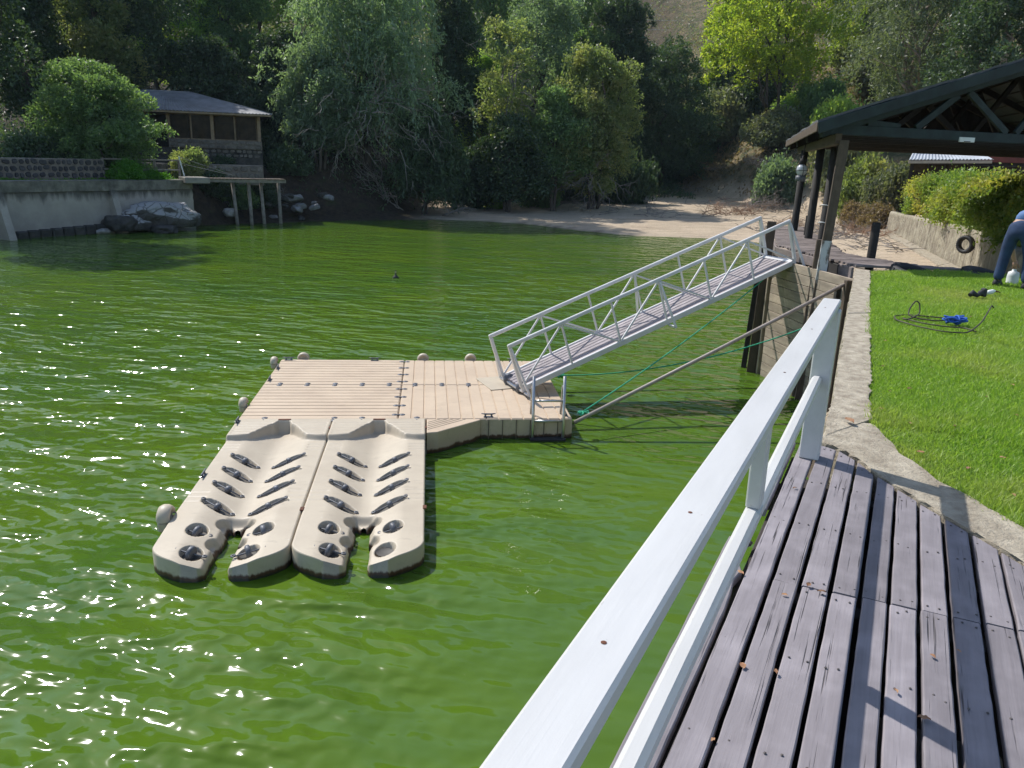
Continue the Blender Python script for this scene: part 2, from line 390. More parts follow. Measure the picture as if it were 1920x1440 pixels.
wm = MB(); w0 = [(-160, -60), (60, -60), (60, 84), (-160, 84)]
vv = [wm.bm.verts.new((x, y, 0)) for x, y in w0]; wm.bm.faces.new(vv)
setting(wm.build('water', M['water']))

# ------------------------------------------------------------------ TERRAIN
LAKE = np.array([(-90, -40), (2.0, -40), (2.0, 5.2), (6.15, 14.3), (5.75, 17.3), (6.5, 19), (8.2, 25.2), (10.4, 32), (13.5, 42), (15.6, 48.5),
                 (14.6, 50.6), (12.58, 51.9), (7.4, 51.9), (4, 54.6), (0.4, 58.7), (-3, 60), (-6.8, 59.7), (-13.7, 55.2), (-17, 51.8),
                 (-19.8, 48.7), (-25.4, 38.2), (-31.3, 27.5), (-90, 18)])
HEDGE_LINE = [(23.2, 50.0), (22.2, 47.0), (17.0, 30.0), (12.4, 19.5), (11.0, 16.3)]
def poly_sd(X, Y, poly):
    n = len(poly); d = np.full(X.shape, 1e9); inside = np.zeros(X.shape, bool)
    for i in range(n):
        ax, ay = poly[i]; bx, by = poly[(i + 1) % n]
        ex, ey = bx - ax, by - ay
        t = np.clip(((X - ax) * ex + (Y - ay) * ey) / (ex * ex + ey * ey), 0, 1)
        d = np.minimum(d, np.hypot(X - ax - t * ex, Y - ay - t * ey))
        c = ((ay > Y) != (by > Y)) & (X < (bx - ax) * (Y - ay) / (by - ay + 1e-12) + ax)
        inside ^= c
    return np.where(inside, -d, d)
def sst(a, b, x):
    t = np.clip((x - a) / (b - a), 0, 1); return t * t * (3 - 2 * t)
_ws = [(RNG.normal(0, 1, 2), RNG.uniform(0, 6.28)) for _ in range(14)]
def wob(X, Y, scale):
    s = 0
    for (k, ph) in _ws: s = s + np.sin((X * k[0] + Y * k[1]) / scale + ph)
    return s / 14 * 1.6
def hedge_side(X, Y):         # metres to the right of the hedge wall
    xs = np.interp(Y, [16.3, 19.5, 30.0, 47.0, 50.0], [11.0, 12.4, 17.0, 22.2, 23.2])
    return (X - xs) * 0.95
def height(X, Y):
    X = np.asarray(X, float); Y = np.asarray(Y, float)
    d = poly_sd(X, Y, LAKE)
    lake = -np.minimum(1.8, 0.4 * np.maximum(-d, 0)) - 0.03
    wl_ = sst(-18.0, -21.5, X)                       # behind the left wall
    bank = sst(-8, -13, X) * (1 - wl_)               # rocky bank
    beach = 1 - np.clip(wl_ + bank, 0, 1)
    h = wl_ * 2.68 * sst(0.35, 1.3, d) + bank * (4.4 * sst(0.3, 7.0, d)) + beach * (0.040 * d + 0.25 * sst(0, 1.2, d) * 0.4)
    h = h + wl_ * 2.0 * sst(7, 11, d)
    y0 = np.interp(X, [-60, -20, -8, 4, 14, 20, 26, 40], [60, 62, 70, 82, 100, 88, 66, 52])
    q = np.maximum(0, Y - y0)
    hill = 0.27 * q + 0.0006 * q * q + np.maximum(0, X - 60) * 0.06 * sst(0, 30, q)
    h = h + hill + wob(X, Y, 9) * (0.12 + 0.02 * np.minimum(q, 60)) * sst(2, 8, d)
    # slip beside the pier and the garden behind the hedge wall
    hs = hedge_side(X, Y); near = 1 - sst(47, 54, Y)
    slip = 0.1 + 0.95 * sst(-9, -0.8, hs) + 0.05 * wob(X, Y, 1.3)
    right = sst(13.0, 18.0, X + (Y - 14) * 0.12 * 0) * 0
    side = (X > np.interp(Y, [14, 25, 50], [6.0, 8.5, 17.0])) & (Y < 54)
    hs_h = np.where(hs > 1.15, 2.5, slip)
    h = np.where(side, near * hs_h + (1 - near) * h, h)
    h = np.where((X > 2.0) & (Y < 14.2), 0.3, h)
    return np.where(d < 0, lake, h)
def hz(x, y): return float(height(np.array([x]), np.array([y]))[0])

xs = np.concatenate([-62 - np.cumsum(np.linspace(1.5, 14, 32))[::-1], np.arange(-62, 62, 0.85), 62 + np.cumsum(np.linspace(1.5, 14, 32))])
ys = np.concatenate([np.arange(-45, 12, 4.0), np.arange(12, 112, 0.85), 112 + np.cumsum(np.linspace(1.2, 12, 55))])
GX, GY = np.meshgrid(xs, ys)
GZ = height(GX, GY)
fine = (GY > 12) & (GY < 112)
GZ = GZ + np.where(fine & (GZ > 0.05), RNG.normal(0, 0.02, GX.shape), 0)
gme = grid_mesh('ground', np.stack([GX, GY, GZ], -1))
gd = poly_sd(GX, GY, LAKE)
sand = np.clip(sst(0, 0.2, gd) * (1 - sst(0, 6, gd - np.interp(GX, [0, 6, 12], [15, 19, 46]))) * sst(-9, -5, GX) * (1 - sst(2.4, 3.6, GZ)), 0, 1)
slipm = ((GY < 54) & (GX > 6) & (hedge_side(GX, GY) < 1.1)).astype(float) * (GZ > -0.2)
sand = np.maximum(sand, slipm)
dry = np.maximum(sst(14, 24, GX) * sst(48, 60, GY), sst(110, 130, GY)) * sst(0.12, 0.24, GX / np.maximum(GY, 1)); dry = dry * (1 - sand)
att = gme.color_attributes.new('kind', 'FLOAT_COLOR', 'POINT')
colr = np.stack([sand, dry, np.zeros_like(sand), np.ones_like(sand)], -1).astype(np.float32)
att.data.foreach_set('color', colr.ravel())
def ground_mat():
    m, nt, b = new_mat('shore_and_hill_soil')
    v = _nd(nt, 'ShaderNodeTexCoord').outputs['Object']
    at = _nd(nt, 'ShaderNodeVertexColor'); at.layer_name = 'kind'
    sp = _nd(nt, 'ShaderNodeSeparateColor'); nt.links.new(at.outputs[0], sp.inputs[0])
    n1 = noise(nt, v, 0.7, 6, 0.62); n2 = noise(nt, v, 3.0, 6, 0.65); n3 = noise(nt, mapping(nt, v, (0.35, 1.6, 1)), 1.0, 5, 0.6, 0.6)
    soil = mixc(nt, ramp(nt, n2, 0.35, 0.65), (0.075, 0.055, 0.038), (0.035, 0.028, 0.02))
    soil = mixc(nt, ramp(nt, n1, 0.55, 0.7, 0, 0.6), soil, (0.05, 0.065, 0.02))
    sandc = mixc(nt, ramp(nt, n3, 0.35, 0.68), (0.56, 0.45, 0.325), (0.40, 0.315, 0.225))
    sandc = mixc(nt, ramp(nt, n2, 0.60, 0.70, 0, 0.75), sandc, (0.15, 0.115, 0.085))
    dryc = mixc(nt, ramp(nt, n2, 0.3, 0.7), (0.27, 0.205, 0.12), (0.17, 0.135, 0.08))
    dryc = mixc(nt, ramp(nt, n1, 0.42, 0.56), dryc, (0.085, 0.09, 0.045))
    c = mixc(nt, sp.outputs[1], soil, dryc); c = mixc(nt, sp.outputs[0], c, sandc)
    nt.links.new(c, b.inputs['Base Color']); b.inputs['Roughness'].default_value = 0.95; b.inputs['Specular IOR Level'].default_value = 0.15
    bump(nt, b, math2(nt, 'ADD', n2, math2(nt, 'MULTIPLY', noise(nt, v, 14, 5, 0.7), 0.5)), 0.9, 0.12)
    return m
M['ground'] = ground_mat()
gme.materials.append(M['ground'])
setting(link('ground', gme, None))

# ------------------------------------------------------------------ LAWN, KERB AND BORDER
D = 2.83                      # level of boardwalk, lawn and pier
O = Vector((1.983, 4.639, D))
BU = Vector((math.sin(R(26)), math.cos(R(26)), 0)); BV = Vector((BU.y, -BU.x, 0))
def deck_pt(a, b, dz=0.0): return O + BU * a + BV * b + Vector((0, 0, dz))
def rough_line(pts, step=0.07, amp=0.012, seed=0):
    rr = random.Random(seed); out = []
    for p, q in zip(pts, pts[1:]):
        p, q = Vector(p), Vector(q); n = max(1, int((q - p).length / step))
        for k in range(n):
            t = p.lerp(q, k / n); nrm = Vector((-(q - p).y, (q - p).x)).normalized()
            out.append(t + nrm * rr.gauss(0, amp))
    out.append(Vector(pts[-1])); return out
lawn_poly = [(2.70, 2.9), (2.61, 3.61), (2.50, 4.3), (2.47, 4.75), (2.56, 5.32), (6.33, 14.05), (7.3, 14.45), (8.6, 14.3), (13.0, 14.4), (20, 14.2), (20, -6), (3.6, -6)]
def lawn_mat():
    m, nt, b = new_mat('lawn_soil_and_moss')
    v = _nd(nt, 'ShaderNodeTexCoord').outputs['Object']
    c = mixc(nt, ramp(nt, noise(nt, v, 2.0, 5), 0.35, 0.65), (0.085, 0.15, 0.02), (0.14, 0.19, 0.035))
    c = mixc(nt, ramp(nt, noise(nt, v, 60, 3), 0.5, 0.7, 0, 0.7), c, (0.03, 0.05, 0.01))
    nt.links.new(c, b.inputs['Base Color']); b.inputs['Roughness'].default_value = 0.95
    bump(nt, b, noise(nt, v, 120, 4, 0.7), 0.8, 0.02); return m
M['lawn'] = lawn_mat()
lw = MB(); lw.prism(lawn_poly, -0.5, D - 0.012); setting(lw.build('lawn', M['lawn']))
# kerb on top of the lake wall, two cast lengths
kl0, kl1 = Vector((2.10, 4.93)), Vector((6.17, 14.28)); kr0, kr1 = Vector((2.565, 5.32)), Vector((6.335, 14.06))
tj = 0.50
kerb = thing('concrete_kerb', 'rough pale concrete kerb between the lawn and the lake wall', 'kerb')
for i, (t0, t1) in enumerate(((0.0, tj), (tj + 0.003, 1.0))):
    L = rough_line([kl0.lerp(kl1, t0), kl0.lerp(kl1, t1)], 0.06, 0.009, 3 + i)
    Rr = rough_line([kr0.lerp(kr1, t1), kr0.lerp(kr1, t0)], 0.06, 0.012, 13 + i)
    k = MB(); k.prism([(p.x, p.y) for p in Rr + L], D - 0.28, D + (0.017 if i == 0 else 0.02), bevel=0.014)
    k.build('kerb_block', M['concrete'], kerb)
bl = rough_line([(2.04, 4.86), (2.15, 4.66), (2.17, 4.31), (2.24, 3.94), (2.33, 3.54), (2.39, 3.25), (2.62, 2.3), (3.0, 1.0), (3.2, 0.0)], 0.05, 0.008, 5)
brr = rough_line([(3.6, 0.0), (3.35, 1.0), (2.95, 2.3), (2.70, 3.0), (2.615, 3.61), (2.50, 4.3), (2.475, 4.72), (2.55, 5.26), (2.2, 5.16)], 0.06, 0.013, 6)
k = MB(); k.prism([(p.x, p.y) for p in bl + brr], 0.5, D + 0.012, bevel=0.012)
tag(k.build('concrete_border', M['concrete']), 'curved concrete border between the boardwalk ends and the lawn', 'border')
# concrete wall under the kerb
k = MB(); k.prism([(2.16, 4.9), (2.5, 5.0), (6.4, 14.0), (6.22, 14.22)], -1.5, D - 0.285)
tag(k.build('lake_wall', M['old_concrete']), 'plain concrete lake wall under the kerb by the lawn', 'wall')

# grass blades
def blades(name, poly, n, zt, mat, hmin=0.018, hmax=0.045, w=0.0042, dens=None, seed=1, parent=None):
    r = np.random.default_rng(seed); P = np.array(poly); lo, hi = P.min(0), P.max(0)
    pts = np.zeros((0, 2))
    while len(pts) < n:
        q = r.uniform(lo, hi, (n * 2, 2)); q = q[poly_sd(q[:, 0], q[:, 1], P) < 0.02 * r.normal(0, 1, n * 2)]
        if dens is not None: q = q[r.uniform(0, 1, len(q)) < dens(q)]
        pts = np.concatenate([pts, q])
    pts = pts[:n]; az = r.uniform(0, 2 * np.pi, n); hh = r.uniform(hmin, hmax, n) * r.choice([1, 1, 1, 1.5], n)
    hh = hh * (0.75 + 0.5 * (wob(pts[:, 0] * 9, pts[:, 1] * 9, 3) > 0))
    lean = r.normal(0, 0.55, (n, 2)) * hh[:, None]
    ww = w * r.uniform(0.7, 1.4, n) * (0.6 + pts[:, 1] / 9.0)
    ca, sa = np.cos(az) * ww, np.sin(az) * ww
    base = np.column_stack([pts, np.full(n, zt)])
    a = base + np.column_stack([ca, sa, np.zeros(n)]); b_ = base - np.column_stack([ca, sa, np.zeros(n)])
    c_ = base + np.column_stack([lean, hh])
    V = np.stack([a, b_, c_], 1).reshape(-1, 3); F = np.arange(3 * n).reshape(n, 3)
    return tag(link(name, np_mesh(name, V, F), mat, parent), kind='stuff')
M['grass'] = leaf_mat('lawn_grass', (0.15, 0.265, 0.032), (0.31, 0.41, 0.09), (0.33, 0.37, 0.11), 0.4, 0.5)
gpoly = [(2.62, 3.3), (2.61, 3.61), (2.50, 4.3), (2.47, 4.75), (2.56, 5.32), (6.33, 14.05), (7.3, 14.45), (8.6, 14.3), (11, 14.4), (11, 13), (5.0, 6.0), (3.3, 3.3)]
g = blades('grass', gpoly, 330000, D - 0.013, M['grass'], dens=lambda q: np.clip(1.25 - q[:, 1] / 17, 0.4, 1))
tag(g, 'short bright green lawn grass', 'grass')
# ================================================================== BOARDWALK AND WHITE RAILING
def plank_mesh(L, W, T, seed, end0=0.0, end1=0.0, nseg=None, amp=0.0008, ch=0.005, ragged=False):
    """plank along local x from 0 to L, top at z=0; ends cut on the skew (end offset across the width)"""
    rr = random.Random(seed); nseg = nseg or max(3, int(L / 0.09)); bm = bmesh.new(); rings = []
    prof = [(-W / 2 + ch, 0), (W / 2 - ch, 0), (W / 2, -ch), (W / 2, -T + ch), (W / 2 - ch, -T), (-W / 2 + ch, -T), (-W / 2, -T + ch), (-W / 2, -ch)]
    for i in range(nseg + 1):
        t = i / nseg; ring = []
        jl, jr, jz = rr.gauss(0, amp), rr.gauss(0, amp), rr.gauss(0, amp * 0.6)
        if ragged and t > 0.78: jl += rr.uniform(0, W * 0.55) * (t - 0.78) / 0.22
        for (y, z) in prof:
            x = t * L + (y / W) * (end0 * (1 - t) + end1 * t)
            if ragged and i == nseg: x += rr.uniform(-0.05, 0.02)
            ring.append(bm.verts.new((x, y + (jl if y < 0 else jr), z + jz)))
        rings.append(ring)
    for a, b in zip(rings, rings[1:]):
        for k in range(8): bm.faces.new((a[k], b[k], b[(k + 1) % 8], a[(k + 1) % 8]))
    bm.faces.new(rings[0]); bm.faces.new(rings[-1][::-1])
    bmesh.ops.recalc_face_normals(bm, faces=bm.faces)
    me = bpy.data.meshes.new('board'); bm.to_mesh(me); bm.free(); return me

walk = thing('boardwalk', 'weathered purple-grey plank boardwalk in the foreground beside the lawn', 'boardwalk', loc=O, rz=R(90 - 26))
# in this frame local x runs along the boards (away from the eye), local y to the left
gaps = [-0.045, 0.072, 0.192, 0.309, 0.422, 0.538, 0.650, 0.766, 0.880, 0.998, 1.115, 1.232, 1.35]
kb = [(-0.30, 0.19), (-0.006, 0.164), (0.135, 0.082), (0.303, -0.223), (0.529, -0.523), (0.789, -0.843), (0.969, -1.075), (1.4, -1.75)]
def kerb_a(b): return float(np.interp(b, [q[0] for q in kb], [q[1] for q in kb])) - 0.012
rb = random.Random(11)
nails = MB()
edges = [-0.163] + gaps
def put_board(a0, a1, b0, b1, i, sk0=0.0, sk1=0.0, ragged=False):
    W = b1 - b0
    me = plank_mesh(a1 - a0, W, 0.045, 100 + i, sk0, sk1, ragged=ragged)
    o = link('board', me, M['deck_board'], walk)
    o.location = (a0, -(b0 + b1) / 2, rb.uniform(-0.004, 0.003)); o.rotation_euler = (rb.gauss(0, 0.008), 0, rb.gauss(0, 0.0008))
    for a in (a0 + 0.05, a1 - 0.05, -0.55, -1.15, -2.35, -2.9, -3.5):
        if a0 < a < a1:
            for fb in (0.26, 0.74):
                nails.lathe([(0.0001, 0.0005), (0.0045, 0.0005), (0.005, -0.002)], (a + rb.gauss(0, 0.012), -(b0 + W * fb + rb.gauss(0, 0.006)), 0.0022), 8)
for i, (b0, b1) in enumerate(zip(edges, edges[1:])):
    g0 = rb.uniform(0.006, 0.012); g1 = rb.uniform(0.006, 0.012); lo, hi = b0 + g0, b1 - g1
    ta0, ta1 = kerb_a(lo), kerb_a(hi); end = (ta0 + ta1) / 2; skew = -(ta1 - ta0)
    joint = -1.79 + 0.09 * (b0 + 0.04)
    if i in (0,):
        put_board(-4.6, end, lo, hi, i, 0, skew)
    else:
        if end > joint + 0.1: put_board(joint + 0.004, end, lo, hi, i, 0, skew)
        if joint > -4.6: put_board(-4.9, min(joint, end) - 0.004, lo, hi, 50 + i, 0, 0 if end > joint else skew)
# outermost plank, broken off at its far end, and stubs beyond it
put_board(-4.6, -1.42, -0.300, -0.178, 91, 0, 0, True)
put_board(-1.05, 0.10, -0.285, -0.185, 92, 0, -0.05)
tag(nails.build('nail_heads', M['nail'], walk), kind='stuff')
for a in (-0.55, -1.79, -2.9, -4.0):
    k = MB(); k.box((a, -0.53, -0.13), (0.09, 1.55, 0.15), bevel=0.006); k.build('joist', M['joist'], walk)
k = MB(); k.box((-2.3, 0.14, -0.16), (4.6, 0.09, 0.2), bevel=0.006); k.build('edge_beam', M['joist'], walk)
k = MB(); k.box((-2.6, -0.60, -0.85), (5.6, 1.46, 1.16)); k.build('gap_shade_block', M['joist'], walk)  # dark block added under the boards so the gaps read as black shade
k = MB(); k.box((-3.4, -0.62, -0.30), (2.4, 0.42, 0.16), bevel=0.02); k.build('footing', M['old_concrete'], walk)

RAILTOP = 3.805
rail = thing('white_railing', 'white painted timber railing along the lake side of the boardwalk', 'railing', loc=O, rz=R(90 - 26))
def rail_part(name, a0, a1, b0, b1, z0, z1, bev=0.007):
    k = MB(); k.box(((a0 + a1) / 2, -(b0 + b1) / 2, (z0 + z1) / 2), (a1 - a0, b1 - b0, z1 - z0), bevel=bev); return k.build(name, M['rail_white'], rail)
T = RAILTOP - D
tr_ = rail_part('top_rail', -5.2, 0.02, -0.135, -0.032, T - 0.045, T)
rail_part('end_post', -0.175, -0.055, -0.135, -0.018, 0.003, T - 0.0455)
# mid rail stands a little inside the posts, follows the top rail
k = MB(); k.beam((-5.2, 0.094, 0.508), (-0.178, 0.092, 0.508), 0.056, 0.06, bevel=0.014); k.build('mid_rail', M['rail_white'], rail)
k = MB(); k.beam((-2.28, 0.094, 0.54), (-2.33, 0.09, T - 0.046), 0.052, 0.085, up=(1, 0, 0), bevel=0.006); k.build('baluster', M['rail_white'], rail)
k = MB(); k.beam((-4.25, 0.083, 0.003), (-4.25, 0.083, T - 0.046), 0.09, 0.09, up=(1, 0, 0), bevel=0.006); k.build('post', M['rail_white'], rail)
for a, b in ((-3.98, -0.085), (-3.42, -0.085), (-2.0, -0.08), (-1.05, -0.085), (-0.35, -0.09)):
    k = MB(); k.lathe([(0.0001, 0.0012), (0.003, 0.0012), (0.0052, 0.0002)], (a, -b, T + 0.0006), 9); k.build('screw_hole', M['rust'], tr_)

# dry leaves lying about
def leaf_obj(p, s, seed, label, group):
    rr = random.Random(seed); k = MB(); n = 7; L_, R_ = [], []
    rz = rr.uniform(0, 6.28); cz, sz = math.cos(rz), math.sin(rz); C_ = []
    for i in range(n):
        t = i / (n - 1); w = s * 0.30 * math.sin(math.pi * (0.06 + 0.9 * t)) * rr.uniform(0.8, 1.15); x = (t - 0.5) * s
        zc = 0.006 + s * 0.10 * math.sin(math.pi * t) * rr.uniform(0.4, 1.2); curl = s * rr.uniform(0.05, 0.2)
        for lst, yy, zz in ((L_, w, zc + curl), (C_, 0, zc), (R_, -w, zc + curl * 0.7)):
            lst.append(k.bm.verts.new((x * cz - yy * sz, x * sz + yy * cz, zz)))
    for i in range(n - 1):
        k.bm.faces.new((L_[i], L_[i + 1], C_[i + 1], C_[i])); k.bm.faces.new((C_[i], C_[i + 1], R_[i + 1], R_[i]))
    o = k.build('dry_leaf', M['dry_leaf'], smooth=True); o.location = p
    tag(o, label, 'leaf', group)
for i, (x, y) in enumerate([(1388, 1076), (1516, 1099), (1471, 1118), (1392, 1251), (1454, 1262), (1336, 1390), (1748, 1233), (1797, 1223), (1680, 1298), (1540, 1112), (1490, 917), (1732, 1350)]):
    leaf_obj(onz(x, y, D + 0.004), rb.uniform(0.02, 0.042), i, 'small curled brown dry leaf fallen on the boardwalk planks', 'dry leaves on the boardwalk')
for i, (x, y) in enumerate([(1652, 768), (1668, 735), (1655, 688), (1705, 730), (1745, 690), (1898, 723), (1905, 780), (1706, 795), (1820, 595), (1850, 745), (1780, 655), (1840, 690), (1880, 860), (1790, 800), (1725, 850), (1815, 880), (1660, 640), (1760, 610), (1880, 620), (1900, 930)]):
    leaf_obj(onz(x, y, D + 0.02), rb.uniform(0.022, 0.045), 40 + i, 'small reddish brown dry leaf fallen on the green lawn', 'dry leaves on the lawn')
leaf_obj(onz(1592, 791, D + 0.03), 0.09, 77, 'single brown dry leaf lying on the concrete kerb', None)

# ================================================================== FLOATING DOCK
DANG = R(6.4); DO = Vector((-2.96, 12.03, 0))
ZT = 0.36
dock = thing('floating_dock', 'tan plastic floating dock with grooved sections moored below the gangway', 'floating dock', loc=DO, rz=DANG)
def dock_world(x, d, z): 
    c, s_ = math.cos(DANG), math.sin(DANG); return Vector((DO.x + x * c - d * s_, DO.y + x * s_ + d * c, z))
def section(x0, x1, d0, d1, along, pitch=0.19, gw=0.013, gd=0.016, rim=0.0):
    """moulded block, top grooved, the sides with shallow flutes; grooves run along x ('x') or along depth ('d')"""
    g = 0.006; x0 += g; x1 -= g; d0 += g; d1 -= g
    A0, A1, B0, B1 = (d0, d1, x0, x1) if along == 'x' else (x0, x1, d0, d1)      # A across the grooves, B along
    prof = [(A0, -0.12), (A0, ZT - 0.02), (A0 + 0.02, ZT)]
    n = max(1, round((A1 - A0) / pitch)); st = (A1 - A0) / n
    for i in range(1, n):
        a = A0 + i * st; prof += [(a - gw, ZT), (a - gw * 0.55, ZT - gd), (a + gw * 0.55, ZT - gd), (a + gw, ZT)]
    prof += [(A1 - 0.02, ZT), (A1, ZT - 0.02), (A1, -0.12)]
    k = MB(); st_b = [B0, B0 + 0.02, B1 - 0.02, B1]; rings = []
    for j, b in enumerate(st_b):
        drop = 0.02 if j in (0, 3) else 0.0
        ring = []
        for a, z in prof:
            zz = z - drop if z > 0.2 else z
            ring.append(k.bm.verts.new((b, a, zz) if along == 'x' else (a, b, zz)))
        rings.append(ring)
    for p, q in zip(rings, rings[1:]):
        for i in range(len(prof) - 1): k.bm.faces.new((p[i], p[i + 1], q[i + 1], q[i]))
    k.bm.faces.new(rings[0]); k.bm.faces.new(rings[-1][::-1])
    o = k.build('dock_section', M['dock_tan'], dock)
    return o
sec = [section(-1.47, 1.11, 2.16, 4.06, 'x', 0.185), section(-1.47, 1.11, 0.12, 2.16, 'x', 0.185),
       section(1.11, 4.05, 2.16, 4.04, 'd', 0.21), section(1.11, 4.05, 0.12, 2.16, 'd', 0.21)]
# vertical moulded seams down the near face of the right section
k = MB()
for x in np.arange(2.62, 4.0, 0.235): k.box((x, 0.122, 0.14), (0.012, 0.02, 0.40))
k.build('face_seams', M['seam'], sec[3])
# corner gusset with slanting grooves
gp = [(1.585, 0.112), (2.47, 0.112), (2.47, 0.06), (1.76, -0.52), (1.585, -0.56)]
k = MB(); k.prism(gp, -0.12, ZT, bevel=0.015); gus = k.build('corner_gusset', M['dock_tan'], dock)
k = MB()
for t in (0.14, 0.28, 0.42, 0.56, 0.70):
    a = Vector((1.60, -0.52 + t * 0.63 * 1.0, ZT + 0.001)); b = Vector((2.44 - 0.9 * max(0, t - 0.0), 0.05, ZT + 0.001))
    p = Vector((1.60, -0.50 + 0.62 * t, ZT + 0.0015)); q = p + Vector((0.776, 0.63, 0)) * ((0.10 - p.y) / 0.63)
    if q.x > 2.44: q = p + (q - p) * ((2.44 - p.x) / (q.x - p.x))
    k.beam(p, q, 0.014, 0.003)
k.build('gusset_grooves', M['seam'], gus)
# dog-bone couplers along the seams
def coupler(x, d, rz, parent=None):
    k = MB()
    for s_ in (-1, 1): k.lathe([(0.0001, 0.008), (0.036, 0.008), (0.05, 0.002), (0.05, -0.02)], (s_ * 0.062, 0, 0), 12)
    k.box((0, 0, 0), (0.08, 0.036, 0.014))
    for s_ in (-1, 1): k.lathe([(0.0001, 0.014), (0.014, 0.014), (0.016, 0.006)], (s_ * 0.062, 0, 0), 8)
    return k
cme = None
def put_coupler(x, d, rz):
    global cme
    if cme is None:
        o = coupler(0, 0, 0).build('coupler', M['grey_plastic'], dock); cme = o.data
    else: o = link('coupler', cme, None, dock)
    o.location = (x, d, ZT + 0.001); o.rotation_euler = (0, 0, rz)
for i in range(8): put_coupler(1.11, 0.34 + i * 0.508, 0)
for i in range(5): put_coupler(-1.16 + i * 0.508, 2.16, R(90))
for i in range(5): put_coupler(1.36 + i * 0.508, 2.16, R(90))
for x in (-1.05, -0.05 + 0.12, 0.52, 1.42): put_coupler(x, 0.12, R(90))
# bow bumpers: half-round shells standing on the rim
def bumper_mb():
    k = MB(); prof = [(0.0001, -0.075), (0.075, -0.08), (0.125, -0.06), (0.145, -0.02), (0.145, 0.03), (0.125, 0.07), (0.105, 0.078), (0.095, 0.04), (0.0001, 0.035)]
    k.lathe(prof, (0, 0, 0), 14, Matrix.Rotation(R(90), 3, 'X'), math.pi)
    k.box((0, 0, -0.07), (0.25, 0.13, 0.14), bevel=0.03)
    return k
bme = None
def put_bumper(x, d, rz, s=0.88, z=ZT):
    global bme
    if bme is None:
        o = bumper_mb().build('bumper', M['port_tan'], dock); bme = o.data
    else: o = link('bumper', bme, None, dock)
    o.location = (x, d, z); o.rotation_euler = (0, 0, rz); o.scale = (s, s, s)
put_bumper(-1.02, 4.15, 0); put_bumper(1.50, 4.13, 0); put_bumper(2.52, 4.13, 0)
put_bumper(-1.56, 3.78, R(90)); put_bumper(-1.55, 0.92, R(90))
# horn cleats
def cleat_mb():
    k = MB(); k.tube([(-0.12, 0, 0.062), (-0.06, 0, 0.052), (0.06, 0, 0.052), (0.12, 0, 0.062)], [0.008, 0.014, 0.014, 0.008], 8)
    for s_ in (-1, 1): k.tube([(s_ * 0.05, 0, 0.052), (s_ * 0.055, 0, 0.0)], [0.012, 0.018], 8)
    k.box((0, 0, 0.004), (0.16, 0.06, 0.012), bevel=0.004); return k
clm = None
def put_cleat(x, d, rz, z=ZT):
    global clm
    if clm is None: o = cleat_mb().build('cleat', M['grey_plastic'], dock); clm = o.data
    else: o = link('cleat', clm, None, dock)
    o.location = (x, d, z); o.rotation_euler = (0, 0, rz)
put_cleat(-1.30, 3.99, 0); put_cleat(0.48, 3.99, 0); put_cleat(3.42, 3.98, 0); put_cleat(2.62, 0.21, 0)
put_cleat(-1.40, 3.30, R(90)); put_cleat(-1.40, 2.45, R(90)); put_cleat(3.95, 0.30, R(90))

# ------------------------------------------------------------------ DRIVE-ON PORTS
PW = 1.52; PL = -4.38
def port_fields(X, Dp):
    """X 0 at the outer edge .. 0.76 at the centre line, Dp depth (negative towards the lake); returns top z"""
    c = 0.76 - X
    flat = 0.285
    valley = flat - 0.105 * sst(0.50, 0.03, c) - 0.012 * sst(0.2, 0.0, c)
    z = valley - 0.035 * sst(-3.2, -4.5, Dp)
    # raised bow platform: its edge dips back to a notch at the centre
    edge = -0.66 + 0.10 * sst(0.1, 0.55, X) + 0.44 * sst(0.30, 0.66, X) + 0.12 * sst(0.62, 0.68, X)
    plat = sst(edge - 0.05, edge + 0.03, Dp)
    z = z * (1 - plat) + (ZT + 0.012) * plat
    # shallow grooves on platform and side bands
    for gdp in (-0.10, -0.22, -0.34, -0.46, -0.57): z = z - 0.012 * np.exp(-((Dp - gdp) / 0.012) ** 2) * plat * (X > 0.05) * (c > 0.16)
    for gdp in (-0.86, -0.97, -1.08, -2.60, -2.74, -2.88): z = z - 0.010 * np.exp(-((Dp - gdp) / 0.012) ** 2) * (c > 0.50) * (1 - plat)
    # roller pockets
    for k_, dd in enumerate((-1.42, -1.92, -2.42, -2.96)):
        cx, cd = 0.31 - 0.0 * k_, dd
        px = (c - cx); pd = (Dp - cd) - 0.55 * px
        q = (px / 0.225) ** 2 + (np.abs(pd) / (0.125)) ** 1.5
        z = z - 0.075 * sst(1.08, 0.82, q)
    for cx, cd in ((0.38, -3.62), (0.31, -4.12)):
        q = ((c - cx) / 0.12) ** 2 + ((Dp - cd) / 0.15) ** 2
        z = z - 0.12 * sst(1.05, 0.75, q)
    # scalloped lips of the stern slot
    z = z - 0.09 * sst(0.16, 0.09, c) * sst(-3.14, -3.26, Dp)
    for cd in (-3.36, -3.84): z = z - 0.10 * sst(1.1, 0.5, ((c - 0.13) / 0.10) ** 2 + ((Dp - cd) / 0.13) ** 2)
    return z
